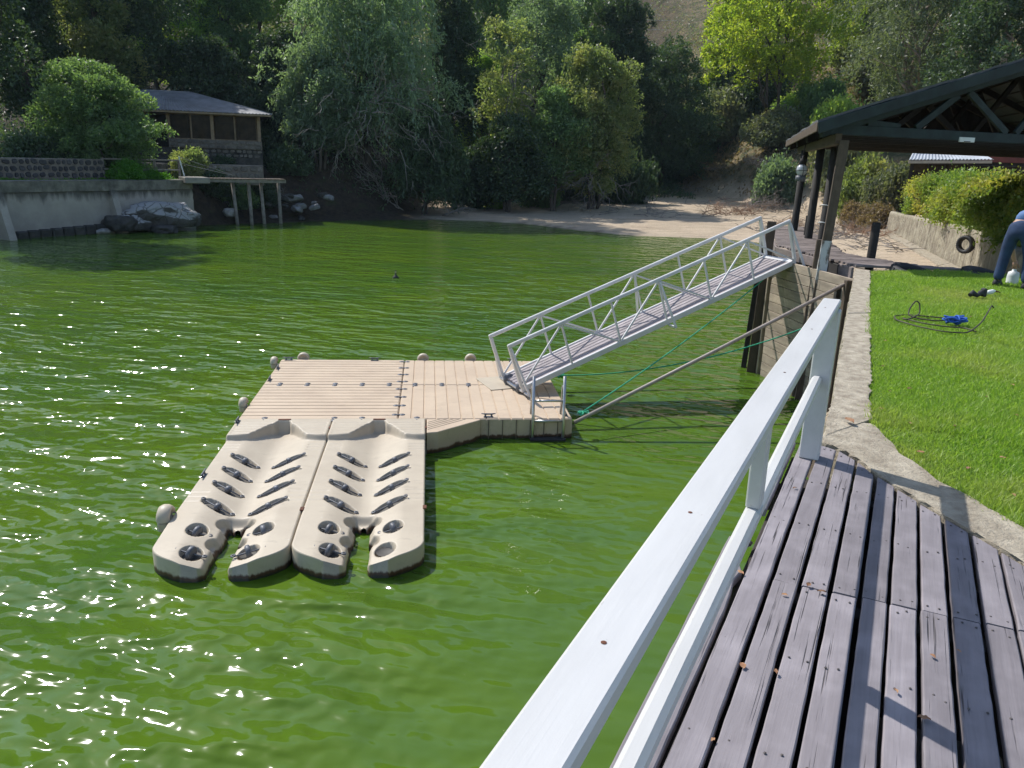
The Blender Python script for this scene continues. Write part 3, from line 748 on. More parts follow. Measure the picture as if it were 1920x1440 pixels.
def half_port(mirror):
    ny, nx = 330, 54
    ds = np.linspace(0.105, PL, ny)
    P = np.zeros((ny, nx, 3))
    for j, d_ in enumerate(ds):
        xo = 0.006
        if d_ < -3.98:
            t = min(1.0, (-3.98 - d_) / 0.40); xo = 0.006 + 0.40 * t ** 2.2
        xi = 0.76
        if d_ < -3.29:
            t = min(1, (-3.29 - d_) / 0.08); xi = 0.76 - 0.072 * math.sqrt(t) - 0.045 * float(sst(-3.4, -4.3, d_)) - 0.016 * abs(math.sin((d_ + 3.3) * 6.3)) * t
            if d_ < -4.28: xi -= 0.06 * (1 - math.sqrt(max(0, 1 - ((-4.28 - d_) / 0.10) ** 2)))
        P[j, :, 0] = np.linspace(xo, xi, nx); P[j, :, 1] = d_
    P[:, :, 2] = port_fields(P[:, :, 0], P[:, :, 1])
    # round the rim
    top = P.copy()
    rim_z = -0.14
    rows = []
    outer_l = top[:, 0].copy(); outer_l[:, 2] = rim_z
    inner = top[:, -1].copy(); inner[:, 2] = rim_z
    G = np.concatenate([outer_l[:, None], top, inner[:, None]], 1)
    G[:, 1, 2] -= 0.02; 
    slot = ds < -3.29
    G[slot, -2, 2] -= 0.012
    keep_inner = slot
    f0 = G[0].copy(); f0[:, 2] = rim_z; f1 = G[-1].copy(); f1[:, 2] = rim_z
    G = np.concatenate([f0[None], G, f1[None]], 0)
    nyg, nxg = G.shape[:2]
    i = np.arange(nyg * nxg).reshape(nyg, nxg)
    F = np.stack([i[:-1, :-1], i[:-1, 1:], i[1:, 1:], i[1:, :-1]], -1)
    mask = np.ones(F.shape[:2], bool)
    mask[1:-1, -1] = slot[:-1]          # no wall on the centre line ahead of the slot
    V = G.reshape(-1, 3).copy()
    if mirror: V[:, 0] = PW - V[:, 0]
    F = F[mask]
    if not mirror: F = F[:, ::-1]
    return np_mesh('hull_half', V, F, True)
hl, hr = half_port(False), half_port(True)
for me in (hl, hr): me.materials.append(M['port_tan'])
def roller_mb(r, w, ax):
    k = MB(); rot = Matrix.Rotation(R(90), 3, 'Y')
    k.lathe([(0.0001, -w / 2), (r * 0.8, -w / 2), (r, -w * 0.3), (r, w * 0.3), (r * 0.8, w / 2), (0.0001, w / 2)], (0, 0, 0), 14, rot)
    return k
def axle_mb(ax):
    k = MB(); k.tube([(-ax, 0, 0.0), (ax, 0, 0.0)], 0.009, 6)
    for s_ in (-1, 1): k.lathe([(0.014, -0.006), (0.03, -0.006), (0.03, 0.006), (0.014, 0.006)], (s_ * ax, 0, 0.012), 10)
    return k
def pocket_insert_mb(sgn, dd):
    k = MB(); N = 20; up, lo = [], []
    for i in range(N + 1):
        px = -0.205 + 0.41 * i / N; hw = 0.112 * max(0.0, 1 - (px / 0.21) ** 2) ** 0.667; c = 0.31 + px
        z = 0.285 - 0.105 * float(sst(0.50, 0.03, c)) - 0.012 * float(sst(0.2, 0.0, c)) - 0.058
        for lst, s_ in ((up, 1), (lo, -1)): lst.append(k.bm.verts.new((0.76 + sgn * c, dd + 0.55 * px + s_ * (hw + 0.001), z)))
    for i in range(N): k.bm.faces.new((lo[i], lo[i + 1], up[i + 1], up[i]))
    return k
def port(x0, label):
    t = thing('watercraft_port', label, 'watercraft port', 'drive-on ports at the dock end', loc=dock_world(x0, 0, 0), rz=DANG)
    a = link('hull', hl, None, t); b = link('hull', hr, None, t)
    for sgn in (-1, 1):
        for k_, dd in enumerate((-1.42, -1.92, -2.42, -2.96)):
            tr = pocket_insert_mb(sgn, dd).build('dark_pocket_insert', M['pocket_dark'], t)
            zc = float(port_fields(np.array([0.45]), np.array([dd + 0.16]))[0]) - 0.01
            o = roller_mb(0.052, 0.06, 0.2).build('roller', M['grey_plastic'], t); o.location = (0.76 + sgn * 0.31, dd, zc)
            o.rotation_euler = (0, R(sgn * -15), sgn * R(28.8))
            ax = axle_mb(0.235).build('axle', M['grey_plastic'], o); ax.rotation_euler = (0, 0, 0); ax.location = (0, 0, 0.0)
        for cx, cd in ((0.38, -3.62), (0.31, -4.12)):
            k = MB(); k.lathe([(0.0001, 0), (0.085, 0.0), (0.105, 0.012)], (0.76 + sgn * cx, cd, 0.168), 16); k.build('roller_socket', M['pocket_dark'], t)
            if sgn == 1 and cd == -4.12 and x0 > 0: continue
            o = roller_mb(0.085, 0.06, 0.2).build('roller', M['grey_plastic'], t); o.location = (0.76 + sgn * cx, cd, 0.215)
            o.rotation_euler = (0, R(sgn * -8), sgn * R(18))
            axle_mb(0.165).build('axle', M['grey_plastic'], o)
    # pull-ring plate and stern block at the joint edge
    for k_, dd in enumerate((-0.30, -3.15)):
        k = MB(); k.box((1.515, dd, 0.355 if k_ == 0 else 0.285), (0.05, 0.10, 0.02), bevel=0.006); k.build('link_pin', M['rust'], t)
    k = MB(); k.box((0.76, 0.055, ZT + 0.016), (0.20, 0.05, 0.012), bevel=0.004); k.build('latch_plate', M['rust'], t)
    return t
p1 = port(-1.47, 'left one of the two pale drive-on watercraft ports, with the round stern bumper')
p2 = port(0.05, 'right one of the two pale drive-on watercraft ports, missing one stern roller')
o = link('bumper', bme, None, p1); o.location = (-0.07, -3.30, 0.27); o.rotation_euler = (0, 0, R(90)); o.scale = (1.1, 1.1, 1.1)
for dd in (-0.05, -2.05):
    o = link('cleat', clm, None, p1); o.location = (0.04, dd, 0.37 if dd > -1 else 0.28); o.rotation_euler = (0, 0, R(90))

# ------------------------------------------------------------------ LADDER
lad = thing('boarding_ladder', 'galvanised boarding ladder on the near right edge of the dock', 'ladder', loc=dock_world(3.36, 0.07, 0), rz=DANG)
for x in (0.0, 0.52):
    k = MB(); k.tube([(x, -0.03, -0.35), (x, -0.02, 0.3), (x, 0.06, 1.10)], 0.026, 12); k.build('stile', M['galv'], lad)
    arc = [(x - 0.01, 0.10 + 0.06 * (1 - math.cos(a)), 0.58 + 0.10 * math.sin(a)) for a in np.linspace(0, math.pi, 9)]
    k = MB(); k.tube([(x, 0.04, 0.84)] + [(x, 0.06 + 0.14 * (1 - math.cos(a)) * 0.5 + 0.02, 0.84 + 0.06 * math.sin(a)) for a in np.linspace(0.3, math.pi, 8)] + [(x, 0.30, 0.37)], 0.020, 10)
    k.build('grab_loop', M['galv'], lad)
for z in (0.68, 0.33):
    k = MB(); k.tube([(0.0, 0.0 if z < .5 else 0.02, z), (0.52, 0.0 if z < .5 else 0.02, z)], 0.02, 10); k.build('rung', M['galv'], lad)
k = MB(); k.box((0.26, -0.04, 0.02), (0.60, 0.13, 0.05), bevel=0.01); k.build('step', M['black_rubber'], lad)

# ------------------------------------------------------------------ GANGWAY
G0, G1 = Vector((0.0, 14.25, 0.50)), Vector((5.66, 16.92, 2.70))
gx = (G1 - G0); GL = gx.length; gx.normalize()
gy = Vector((-gx.y, gx.x, 0)).normalized(); gz = gx.cross(gy)
gang = thing('gangway', 'white aluminium truss gangway sloping from the dock up to the timber pier', 'gangway')
gang.matrix_world = Matrix(((gx.x, gy.x, gz.x, G0.x), (gx.y, gy.y, gz.y, G0.y), (gx.z, gy.z, gz.z, G0.z), (0, 0, 0, 1)))
HW, TH = 0.43, 0.86; NP = 6; PN = [GL * i / NP for i in range(NP + 1)]
for i in range(7):
    y = -0.36 + i * 0.12
    me = plank_mesh(GL - 0.02, 0.098, 0.025, 300 + i, amp=0.0005); o = link('slat', me, M['slat_grey'], gang); o.location = (0.01, y, 0.0)
for s_ in (-1, 1):
    y = s_ * HW
    k = MB(); k.beam((-0.02, y, -0.03), (GL + 0.02, y, -0.03), 0.05, 0.11, bevel=0.008); k.build('side_beam', M['metal_white'], gang)
    k = MB(); k.beam((-0.03, y, TH), (GL + 0.03, y, TH), 0.055, 0.07, bevel=0.012); k.build('handrail', M['metal_white'], gang)
    for i in range(NP + 1):
        w = 0.06 if i in (0, NP) else 0.036
        k = MB(); k.beam((PN[i], y, 0.02), (PN[i], y, TH - 0.036), w, w, up=(0, 1, 0), bevel=0.005); k.build('upright', M['metal_white'], gang)
    for a, b in ((0, 1), (2, 1), (2, 3), (4, 3), (4, 5), (6, 5)):
        k = MB(); k.beam((PN[a] + (0.03 if a < b else -0.03), y, 0.03), (PN[b] - (0.03 if a < b else -0.03), y, TH - 0.045), 0.034, 0.034, up=(0, 1, 0), bevel=0.005); k.build('diagonal', M['metal_white'], gang)
    for i in (0, 3, NP):        # outriggers
        k = MB(); k.beam((PN[i] + 0.02, y, TH - 0.05), (PN[i] + 0.02, y + s_ * 0.24, -0.12), 0.04, 0.045, up=(0, 1, 0), bevel=0.005)
        k.beam((PN[i] + 0.02, y, -0.11), (PN[i] + 0.02, y + s_ * 0.25, -0.11), 0.04, 0.04, bevel=0.005); k.build('outrigger', M['metal_white'], gang)
for x in PN:
    k = MB(); k.beam((x, -HW, -0.07), (x, HW, -0.07), 0.05, 0.05, bevel=0.006); k.build('cross_member', M['metal_white'], gang)
k = MB(); k.box((GL - 0.05, 0, 0.006), (0.13, 0.84, 0.012), bevel=0.003); k.build('hinge_plate', M['metal_white'], gang)
for s_ in (-1, 1):
    k = MB(); k.lathe([(0.0001, -0.04), (0.10, -0.04), (0.12, 0), (0.10, 0.04), (0.0001, 0.04)], (0.05, s_ * 0.28, -0.05), 16, Matrix.Rotation(R(90), 3, 'X')); k.build('wheel', M['grey_plastic'], gang)
# worn landing mat under the foot
k = MB(); k.box((0, 0, 0), (0.55, 0.85, 0.014), bevel=0.004); o = k.build('landing_mat', M['port_tan'])
o.location = dock_world(2.93, 2.25, ZT + 0.009); o.rotation_euler = (0, 0, R(24)); tag(o, 'worn pale mat under the foot of the gangway', 'mat')

# ------------------------------------------------------------------ POLES AND ROPES
def pole(pts, r, label):
    k = MB(); k.tube(pts, r, 12); tag(k.build('mooring_pole', M['pole']), label, 'pole', None)
pole([Vector((1.08, 12.62, 0.28)), Vector((3.6, 13.55, 1.40)), Vector((6.12, 14.42, 2.56))], 0.034, 'brown steel standoff pole from the near dock corner to the lake wall')
pole([Vector((0.60, 15.45, 0.30)), Vector((3.0, 16.6, 1.20)), Vector((5.9, 17.95, 2.35))], 0.034, 'brown steel standoff pole running under the gangway to the pier')
def rope(pts, r, mat, label, sag=0.0, n=24, seed=0, cat='rope', name='rope'):
    rr = random.Random(seed); P = []
    a, b = Vector(pts[0]), Vector(pts[-1])
    for i in range(n + 1):
        t = i / n; P.append(a.lerp(b, t) - Vector((0, 0, sag * 4 * t * (1 - t))))
    k = MB(); k.tube(P, r, 6)
    # knot at the dock end
    for j in range(5):
        c = a + Vector((rr.gauss(0, 0.03), rr.gauss(0, 0.03), rr.gauss(0.0, 0.02)))
        k.tube([c + Vector((0.04 * math.cos(q + j), 0.04 * math.sin(q + j), 0.02 * math.sin(2 * q))) for q in np.linspace(0, 6.28, 9)], r * 0.9, 6)
    tag(k.build(name, mat), label, cat)
rope([(0.98, 15.35, 0.36), (5.95, 14.75, 1.80)], 0.013, M['rope_green'], 'green mooring rope from the far dock corner crossing to the lake wall', 0.28, seed=1)
rope([(1.22, 12.78, 0.42), (5.45, 16.55, 2.48)], 0.013, M['rope_green'], 'green mooring rope from the near dock corner up under the gangway top', 0.10, seed=2)
# ================================================================== TIMBER PIER, LAKE WALL, PAVILION
pier = thing('timber_pier', 'timber pier of grey cross planks under the dark pavilion roof', 'pier')
rp = random.Random(5)
y = 15.02; i = 0
while y < 24.9:
    xl = float(np.interp(y, [15, 18.5, 25], [6.44, 6.12, 7.87])); xr = float(np.interp(y, [14.9, 15.4, 16.4, 17.4, 18.6, 24.8], [9.0, 7.9, 7.35, 7.12, 7.5, 8.85]))
    w = 0.15 + rp.uniform(-0.012, 0.012)
    me = plank_mesh(xr - xl + rp.uniform(-0.03, 0.03), w - 0.012, 0.045, 500 + i, amp=0.002)
    o = link('plank', me, M['pier_board'], pier); o.location = (xl + rp.uniform(-0.02, 0.03), y, D + rp.uniform(-0.006, 0.006)); o.rotation_euler = (0, 0, R(-3))
    y += w; i += 1
def wbeam(name, a, b, w, h, mat, parent, up=(0, 0, 1), bevel=0.008):
    a, b = Vector(a), Vector(b); d = (b - a).normalized()
    k = MB(); L = (b - a).length; k.box((0, 0, 0), (L, w, h), bevel=bevel); o = k.build(name, mat, parent)
    y_ = Vector(up).cross(d)
    if y_.length < 1e-4: y_ = Vector((0, 1, 0)).cross(d)
    y_.normalize(); z_ = d.cross(y_); c = (a + b) / 2
    o.matrix_local = Matrix(((d.x, y_.x, z_.x, c.x), (d.y, y_.y, z_.y, c.y), (d.z, y_.z, z_.z, c.z), (0, 0, 0, 1)))
    return o
wbeam('fascia', (6.41, 14.95, D - 0.16), (6.38, 15.55, D - 0.16), 0.05, 0.23, M['pier_board'], pier)
wbeam('fascia', (6.33, 16.1, D - 0.15), (6.08, 18.5, D - 0.15), 0.05, 0.20, M['pier_board'], pier)
wbeam('fascia', (6.08, 18.52, D - 0.15), (7.85, 24.95, D - 0.15), 0.05, 0.20, M['pier_board'], pier)
wbeam('bearer', (6.42, 15.5, D - 0.2), (6.55, 18.3, D - 0.2), 0.14, 0.26, M['dark_timber'], pier)
wbeam('bearer', (6.75, 18.6, D - 0.2), (8.3, 24.8, D - 0.2), 0.14, 0.26, M['dark_timber'], pier)
for x, y in ((6.35, 19.5), (7.7, 24.6), (7.4, 19.6), (8.6, 24.2)):
    k = MB(); k.tube([(x, y, -1.5), (x + 0.02, y, D - 0.1)], 0.10, 10); k.build('pile', M['post_timber'], pier)
wbeam('mooring_post', (5.50, 17.55, -1.2), (5.62, 17.62, 3.42), 0.19, 0.19, M['post_timber'], pier, up=(0.3, 1, 0))
wbeam('mooring_post', (5.42, 17.95, -1.2), (5.60, 18.0, 3.05), 0.12, 0.12, M['dark_timber'], pier, up=(0.3, 1, 0))
wbeam('mooring_post', (5.86, 15.62, -1.0), (6.02, 15.75, 3.22), 0.13, 0.13, M['post_timber'], pier, up=(0.3, 1, 0))
wbeam('stub_post', (7.62, 20.0, 1.0), (7.64, 20.0, 3.45), 0.07, 0.07, M['dark_timber'], pier, up=(0, 1, 0))
wbeam('stub_post', (7.82, 21.6, 1.0), (7.83, 21.6, 3.35), 0.07, 0.07, M['dark_timber'], pier, up=(0, 1, 0))

# board-marked wall facing the lake under the pier
wall = thing('board_marked_wall', 'board-marked concrete lake wall under the pier beside the gangway top', 'wall')
wa, wb_ = Vector((6.20, 14.24, 0)), Vector((5.70, 17.30, 0)); wd = (wb_ - wa).normalized(); wn_ = Vector((-wd.y, wd.x, 0))
k = MB(); k.prism([(wa + wn_ * -0.30)[:2], (wb_ + wn_ * -0.30)[:2], (wb_ - wn_ * -0.022)[:2], (wa - wn_ * -0.022)[:2]] if False else [tuple((wa - wn_ * 0.02)[:2]), tuple((wb_ - wn_ * 0.02)[:2]), tuple((wb_ - wn_ * 0.4)[:2]), tuple((wa - wn_ * 0.4)[:2])], -1.2, 2.5)
k.build('core', M['old_concrete'], wall)
z = -0.4; i = 0; WL = (wb_ - wa).length
while z < 2.48:
    h_ = 0.19 + rp.uniform(-0.02, 0.02); cut = WL * rp.uniform(0.25, 0.75)
    for s0, s1 in ((0, cut), (cut + 0.006, WL)):
        wbeam('board', wa + wd * s0 + wn_ * (0.012 + rp.uniform(0, 0.012)) + Vector((0, 0, z + h_ / 2)), wa + wd * s1 + wn_ * (0.012 + rp.uniform(0, 0.012)) + Vector((0, 0, z + h_ / 2)), 0.05, h_ - 0.01, M['wall_board'], wall, bevel=0.005)
    z += h_; i += 1
for off, w in ((0.10, 0.17), (0.29, 0.16)):
    wbeam('corner_board', wb_ + wd * off + wn_ * 0.0 + Vector((0, 0, -1)), wb_ + wd * off + Vector((0.0, 0, 2.52)), 0.06, w, M['wall_board'], wall, up=tuple(wn_))
wbeam('buttress_post', wa + wn_ * 0.07 + wd * 0.12 + Vector((0, 0, -0.8)), wa + wn_ * 0.07 + wd * 0.12 + Vector((0, 0, 2.62)), 0.12, 0.14, M['post_timber'], wall, up=(0, 1, 0))
wbeam('buttress_post', wa + wn_ * 0.07 + wd * 0.42 + Vector((0, 0, -0.8)), wa + wn_ * 0.07 + wd * 0.42 + Vector((0, 0, 2.45)), 0.10, 0.12, M['dark_timber'], wall, up=(0, 1, 0))

# pavilion
pav = thing('boat_pavilion', 'dark timber pavilion with a shallow gable roof over the pier', 'pavilion')
E0 = Vector((5.47, 15.1, 5.44)); PD = Vector((0.2675, 0.963, 0)).normalized(); PQ = Vector((0.946, 0.324, 0)).normalized()
PLEN, HALF, SL = 12.0, 6.3, 0.292
def pv(t, s_, z=0.0): return Vector((E0.x, E0.y, 0)) + PQ * t + PD * s_ + Vector((0, 0, z))
def rz_(t): return E0.z + SL * (t if t < HALF else 2 * HALF - t)
def roof_slab(t0, t1):
    k = MB(); n = 22; A, B = [], []
    for j in range(n + 1):
        s_ = PLEN * j / n
        A.append((pv(t0, s_, rz_(t0) - 0.0), pv(t1, s_, rz_(t1))))
    m_ = 16; rows = []
    for j in range(n + 1):
        row = []
        for i_ in range(m_ + 1):
            t = t0 + (t1 - t0) * i_ / m_; p = pv(t, PLEN * j / n, rz_(t) + 0.012 * math.sin(i_ * 2.1 + j) + rp.gauss(0, 0.006)); row.append(p)
        rows.append(row)
    th = Vector((0, 0, -0.045))
    top = [[k.bm.verts.new(p) for p in r_] for r_ in rows]; bot = [[k.bm.verts.new(p + th) for p in r_] for r_ in rows]
    for j in range(n):
        for i_ in range(m_):
            k.bm.faces.new((top[j][i_], top[j][i_ + 1], top[j + 1][i_ + 1], top[j + 1][i_])); k.bm.faces.new((bot[j][i_], bot[j + 1][i_], bot[j + 1][i_ + 1], bot[j][i_ + 1]))
    for j in range(n):
        for e in (0, m_): k.bm.faces.new((top[j][e], top[j + 1][e], bot[j + 1][e], bot[j][e]))
    for i_ in range(m_):
        for e in (0, n): k.bm.faces.new((top[e][i_], top[e][i_ + 1], bot[e][i_ + 1], bot[e][i_]))
    return k
M['shingle'] = pmat('grey_roof_felt', (0.10, 0.10, 0.105), (0.06, 0.06, 0.063), 6, 0.8, 0.5, 30)
for a_, b_ in ((0.0, HALF - 0.01), (2 * HALF, HALF + 0.01)):
    o = roof_slab(a_, b_).build('shade_lining', M['teal_timber'], pav); o.location.z = -0.06  # near-black slab added to put the interior shade on the roof underside
roof_slab(-0.05, HALF).build('roof', M['shingle'], pav); roof_slab(2 * HALF + 0.05, HALF + 0.001).build('roof', M['shingle'], pav)
for t0, t1 in ((-0.02, HALF), (2 * HALF + 0.02, HALF)):
    for s_ in (-0.01, PLEN + 0.01):
        wbeam('barge_board', pv(t0, s_, rz_(t0) - 0.15), pv(t1, s_, rz_(t1) - 0.15), 0.04, 0.20, M['teal_timber'], pav)
for t in (-0.03, 2 * HALF + 0.03):
    wbeam('eave_fascia', pv(t, 0.03, rz_(0) - 0.13), pv(t, PLEN - 0.03, rz_(0) - 0.13), 0.035, 0.17, M['post_timber'], pav)
for t in np.arange(0.5, 2 * HALF, 0.62):
    if abs(t - HALF) < 0.2: continue
    wbeam('purlin', pv(t, 0.05, rz_(t) - 0.10), pv(t, PLEN - 0.05, rz_(t) - 0.10), 0.05, 0.09, M['dark_timber'], pav)
HZ = 5.20
for s_ in (1.6, 2.7, 3.7, 5.0, 6.1, 7.2, 9.0, 10.2, 11.0):
    wbeam('ceiling_joist', pv(0.4, s_, HZ + 0.10), pv(2 * HALF - 0.4, s_, HZ + 0.10), 0.07, 0.17, M['dark_timber'], pav)
for t in np.arange(0.35, 2 * HALF - 0.2, 0.26):
    gj = PLEN - 0.12 + 0.036 * (round(t / 0.26) % 2)
    wbeam('gable_board', pv(t, gj, HZ + 0.0), pv(t, gj, rz_(t) - 0.07), 0.30, 0.03, M['dark_timber'], pav, up=tuple(PD))
for s_ in (0.55, 4.3, 8.0, 11.6):
    tp, mt = 0.50, M['teal_timber'] if s_ < 1 else M['dark_timber']
    wbeam('tie_beam', pv(tp - 0.2, s_, HZ + 0.10), pv(2 * HALF - tp + 0.2, s_, HZ + 0.10), 0.09, 0.19, mt, pav)
    for sg in (0, 1):
        f = (lambda t: t) if sg == 0 else (lambda t: 2 * HALF - t)
        wbeam('top_chord', pv(f(0.1), s_, rz_(0.1) - 0.24), pv(f(HALF), s_, rz_(HALF) - 0.24), 0.085, 0.18, mt, pav)
        for ta, tb in ((1.95, 1.15), (2.35, 3.30), (4.75, 3.55), (5.0, HALF)):
            a, b = pv(f(ta), s_ + 0.003, HZ + 0.20), pv(f(tb), s_ + 0.003, rz_(tb) - 0.33)
            wbeam('web', a, b, 0.07, 0.14, mt, pav)
wbeam('plate_beam', pv(0.5, 0.3, HZ - 0.08), pv(0.5, PLEN - 0.3, HZ - 0.08), 0.12, 0.20, M['post_timber'], pav)
wbeam('plate_beam', pv(2 * HALF - 0.5, 0.3, HZ - 0.08), pv(2 * HALF - 0.5, PLEN - 0.3, HZ - 0.08), 0.12, 0.20, M['post_timber'], pav)
post = wbeam('post', (5.90, 15.5, -1.2), (6.13, 15.52, 5.10), 0.17, 0.17, M['post_timber'], pav, up=(0.3, 1, 0))
k = MB(); k.box((0.85, 0, 0), (0.85, 0.176, 0.176)); o = k.build('worn_paint', pmat('worn_white_paint', (0.50, 0.51, 0.50), (0.13, 0.10, 0.08), 7, 0.8, 0.3, 40, stretch=(0.4, 1, 1), lo=0.46, hi=0.54), post)
for q, (x, y) in enumerate(((7.27, 18.95), (7.53, 20.55), (8.02, 23.1))):
    k = MB(); k.tube([(x - 0.02, y, -0.3), (x + 0.03, y, 5.06)], [0.105, 0.095], 14); ps = k.build('round_post', M['dark_timber'], pav)
    if q == 0:
        for zz in (3.35, 3.75):
            k = MB(); k.tube([(x + 0.115 * math.cos(a), y + 0.115 * math.sin(a), zz + 0.01 * math.sin(a * 2)) for a in np.linspace(0, 6.283, 17)], 0.012, 6); k.build('rope_tie', M['white_plastic'], ps)
for s_ in (0.5, 6.0, 11.5):
    p = pv(2 * HALF - 0.5, s_); k = MB(); k.tube([(p.x, p.y, 0), (p.x, p.y, 5.06)], 0.10, 12); k.build('round_post', M['dark_timber'], pav)
p = aty(1772, 258, (pv(4.0, 0.5)).y - 0.12)
k = MB(); k.box((0, 0, 0), (0.40, 0.03, 0.095), bevel=0.004); sg = k.build('nameplate', M['white_plastic'], pav); sg.location = pv(3.7, 0.48, HZ + 0.03); sg.rotation_euler = (0, 0, math.atan2(PQ.y, PQ.x))
k = MB(); k.box((0, -0.018, -0.034), (0.17, 0.006, 0.014)); k.build('slot', M['dark_timber'], sg)

lan = thing('hanging_lantern', 'white globe lantern with a dark cage hanging from the pavilion beam', 'lantern', loc=(6.95, 20.0, 4.52))
k = MB(); k.lathe([(0.0001, 0.145), (0.06, 0.14), (0.115, 0.09), (0.135, 0.02), (0.125, -0.05), (0.085, -0.11), (0.06, -0.125)], (0, 0, 0), 18); k.build('globe', M['lamp_glass'], lan)
k = MB(); k.lathe([(0.0001, 0.36), (0.02, 0.35), (0.03, 0.29), (0.075, 0.24), (0.08, 0.15), (0.05, 0.14)], (0, 0, 0), 16); k.build('cap', M['dark_timber'], lan)
k = MB(); k.lathe([(0.062, -0.12), (0.12, -0.13), (0.125, -0.20), (0.11, -0.26), (0.0001, -0.26)], (0, 0, 0), 16); k.build('base', M['grey_plastic'], lan)
k = MB()
for a in np.linspace(0, 2 * math.pi, 5)[:-1]:
    k.tube([(0.075 * math.cos(a), 0.075 * math.sin(a), 0.15), (0.15 * math.cos(a), 0.15 * math.sin(a), 0.02), (0.11 * math.cos(a), 0.11 * math.sin(a), -0.13)], 0.007, 5)
k.tube([(0.147 * math.cos(a), 0.147 * math.sin(a), 0.0) for a in np.linspace(0, 6.283, 17)], 0.007, 5); k.build('cage', M['dark_timber'], lan)
k = MB(); k.tube([(0, 0, 0.36), (0, 0, 0.50), (0.03, 0.02, 0.62)], 0.012, 6); k.build('hanger', M['dark_timber'], lan)

k = MB(); k.tube([(7.30, 16.30, 0.3), (7.34, 16.32, 3.52), (7.34, 16.32, 3.55)], [0.085, 0.085, 0.07], 16)
tag(k.build('bollard', M['dark_timber']), 'short round black bollard standing alone at the edge of the pier walkway', 'bollard')

# ------------------------------------------------------------------ HEDGE WALL
hw = thing('hedge_wall', 'pale ribbed stone wall below the hedge on the far side of the slip', 'wall')
line = HEDGE_LINE[::-1]; seg = [0]
for a, b in zip(line, line[1:]): seg.append(seg[-1] + math.hypot(b[0] - a[0], b[1] - a[1]))
n = int(seg[-1] / 0.045); tt = np.linspace(0, seg[-1], n)
lx = np.interp(tt, seg, [p[0] for p in line]); ly = np.interp(tt, seg, [p[1] for p in line])
topz = np.interp(ly, [16, 19.5, 30, 47, 50], [2.78, 2.72, 2.62, 2.25, 2.2]); botz = 0.5
tx = np.gradient(lx); ty = np.gradient(ly); ln = np.hypot(tx, ty); nx_, ny_ = -ty / ln, tx / ln       # towards the slip
rows = 26; Pm = np.zeros((rows + 2, n, 3)); rs = np.random.default_rng(3)
ribw = 0.19; ph = tt / ribw + 0.25 * np.sin(tt * 1.7) + 0.2 * np.sin(tt * 4.1); colj = rs.normal(0, 1, int(ph.max()) + 8)
for j in range(rows):
    f = j / (rows - 1); z = botz + (topz - botz) * f
    rowshift = 0.4 * np.sin(j * 0.9)
    rib = np.abs(np.sin(np.pi * (ph + 0.15 * rowshift))) ** 0.6
    dep = 0.10 * rib + 0.014 * colj[(ph + 0.15 * rowshift).astype(int)] + rs.normal(0, 0.008, n) - 0.10 * f
    if f > 0.97: dep = dep - 0.05
    Pm[j, :, 0] = lx + nx_ * dep; Pm[j, :, 1] = ly + ny_ * dep; Pm[j, :, 2] = z + rs.normal(0, 0.01, n)
for q, w in ((rows, -0.35), (rows + 1, -0.5)):
    Pm[q, :, 0] = lx + nx_ * w; Pm[q, :, 1] = ly + ny_ * w; Pm[q, :, 2] = topz if q == rows else botz
M['hewn'] = pmat('hewn_pale_stone', (0.43, 0.38, 0.28), (0.25, 0.21, 0.155), 1.6, 0.92, 0.7, 14, bdist=0.03)
me = grid_mesh('ribbed_face', Pm, False); link('ribbed_face', me, M['hewn'], hw)
k = MB(); LI = [Vector((x, y)) for x, y in zip(lx[::20], ly[::20])]; NI = [Vector((x, y)) for x, y in zip(nx_[::20], ny_[::20])]
k.prism([tuple(p + q * 0.0) for p, q in zip(LI, NI)][::-1] + [tuple(p + q * 0.62) for p, q in zip(LI, NI)], 0.2, 1.12, bevel=0.03); k.build('ledge', M['concrete'], hw)

def tyre(r, w, name='tyre'):
    k = MB(); q = r - w * 0.62
    k.lathe([(q, -w * 0.38), (r * 0.86, -w * 0.52), (r * 0.97, -w * 0.40), (r, -w * 0.2), (r, w * 0.2), (r * 0.97, w * 0.40), (r * 0.86, w * 0.52), (q, w * 0.38), (q + 0.02, 0), (q, -w * 0.38)], (0, 0, 0), 28)
    for a in np.linspace(0, 2 * math.pi, 29)[:-1]:
        k.box((math.cos(a) * r, math.sin(a) * r, 0), (0.012, 0.03, w * 0.7), Matrix.Rotation(a, 3, 'Z'))
    return k.build(name, M['black_rubber'])
o = tyre(0.31, 0.20); px_ = float(np.interp(27.6, [19.5, 30], [12.4, 17.0])); o.location = (px_ - 0.26, 27.75, 2.20)
o.rotation_euler = (R(90), 0, R(-62)); tag(o, 'old black tyre hung flat against the ribbed stone wall', 'tyre')
for (x, y, lab) in ((7.35, 14.50, 'black tyre half sunk at the lawn edge next to the pier walkway'), (8.62, 14.42, 'black tyre half sunk at the shaded lawn edge near the bending person')):
    o = tyre(0.42, 0.22); o.location = (x, y, D - 0.10); o.rotation_euler = (R(12), R(6), 0.3); tag(o, lab, 'tyre')

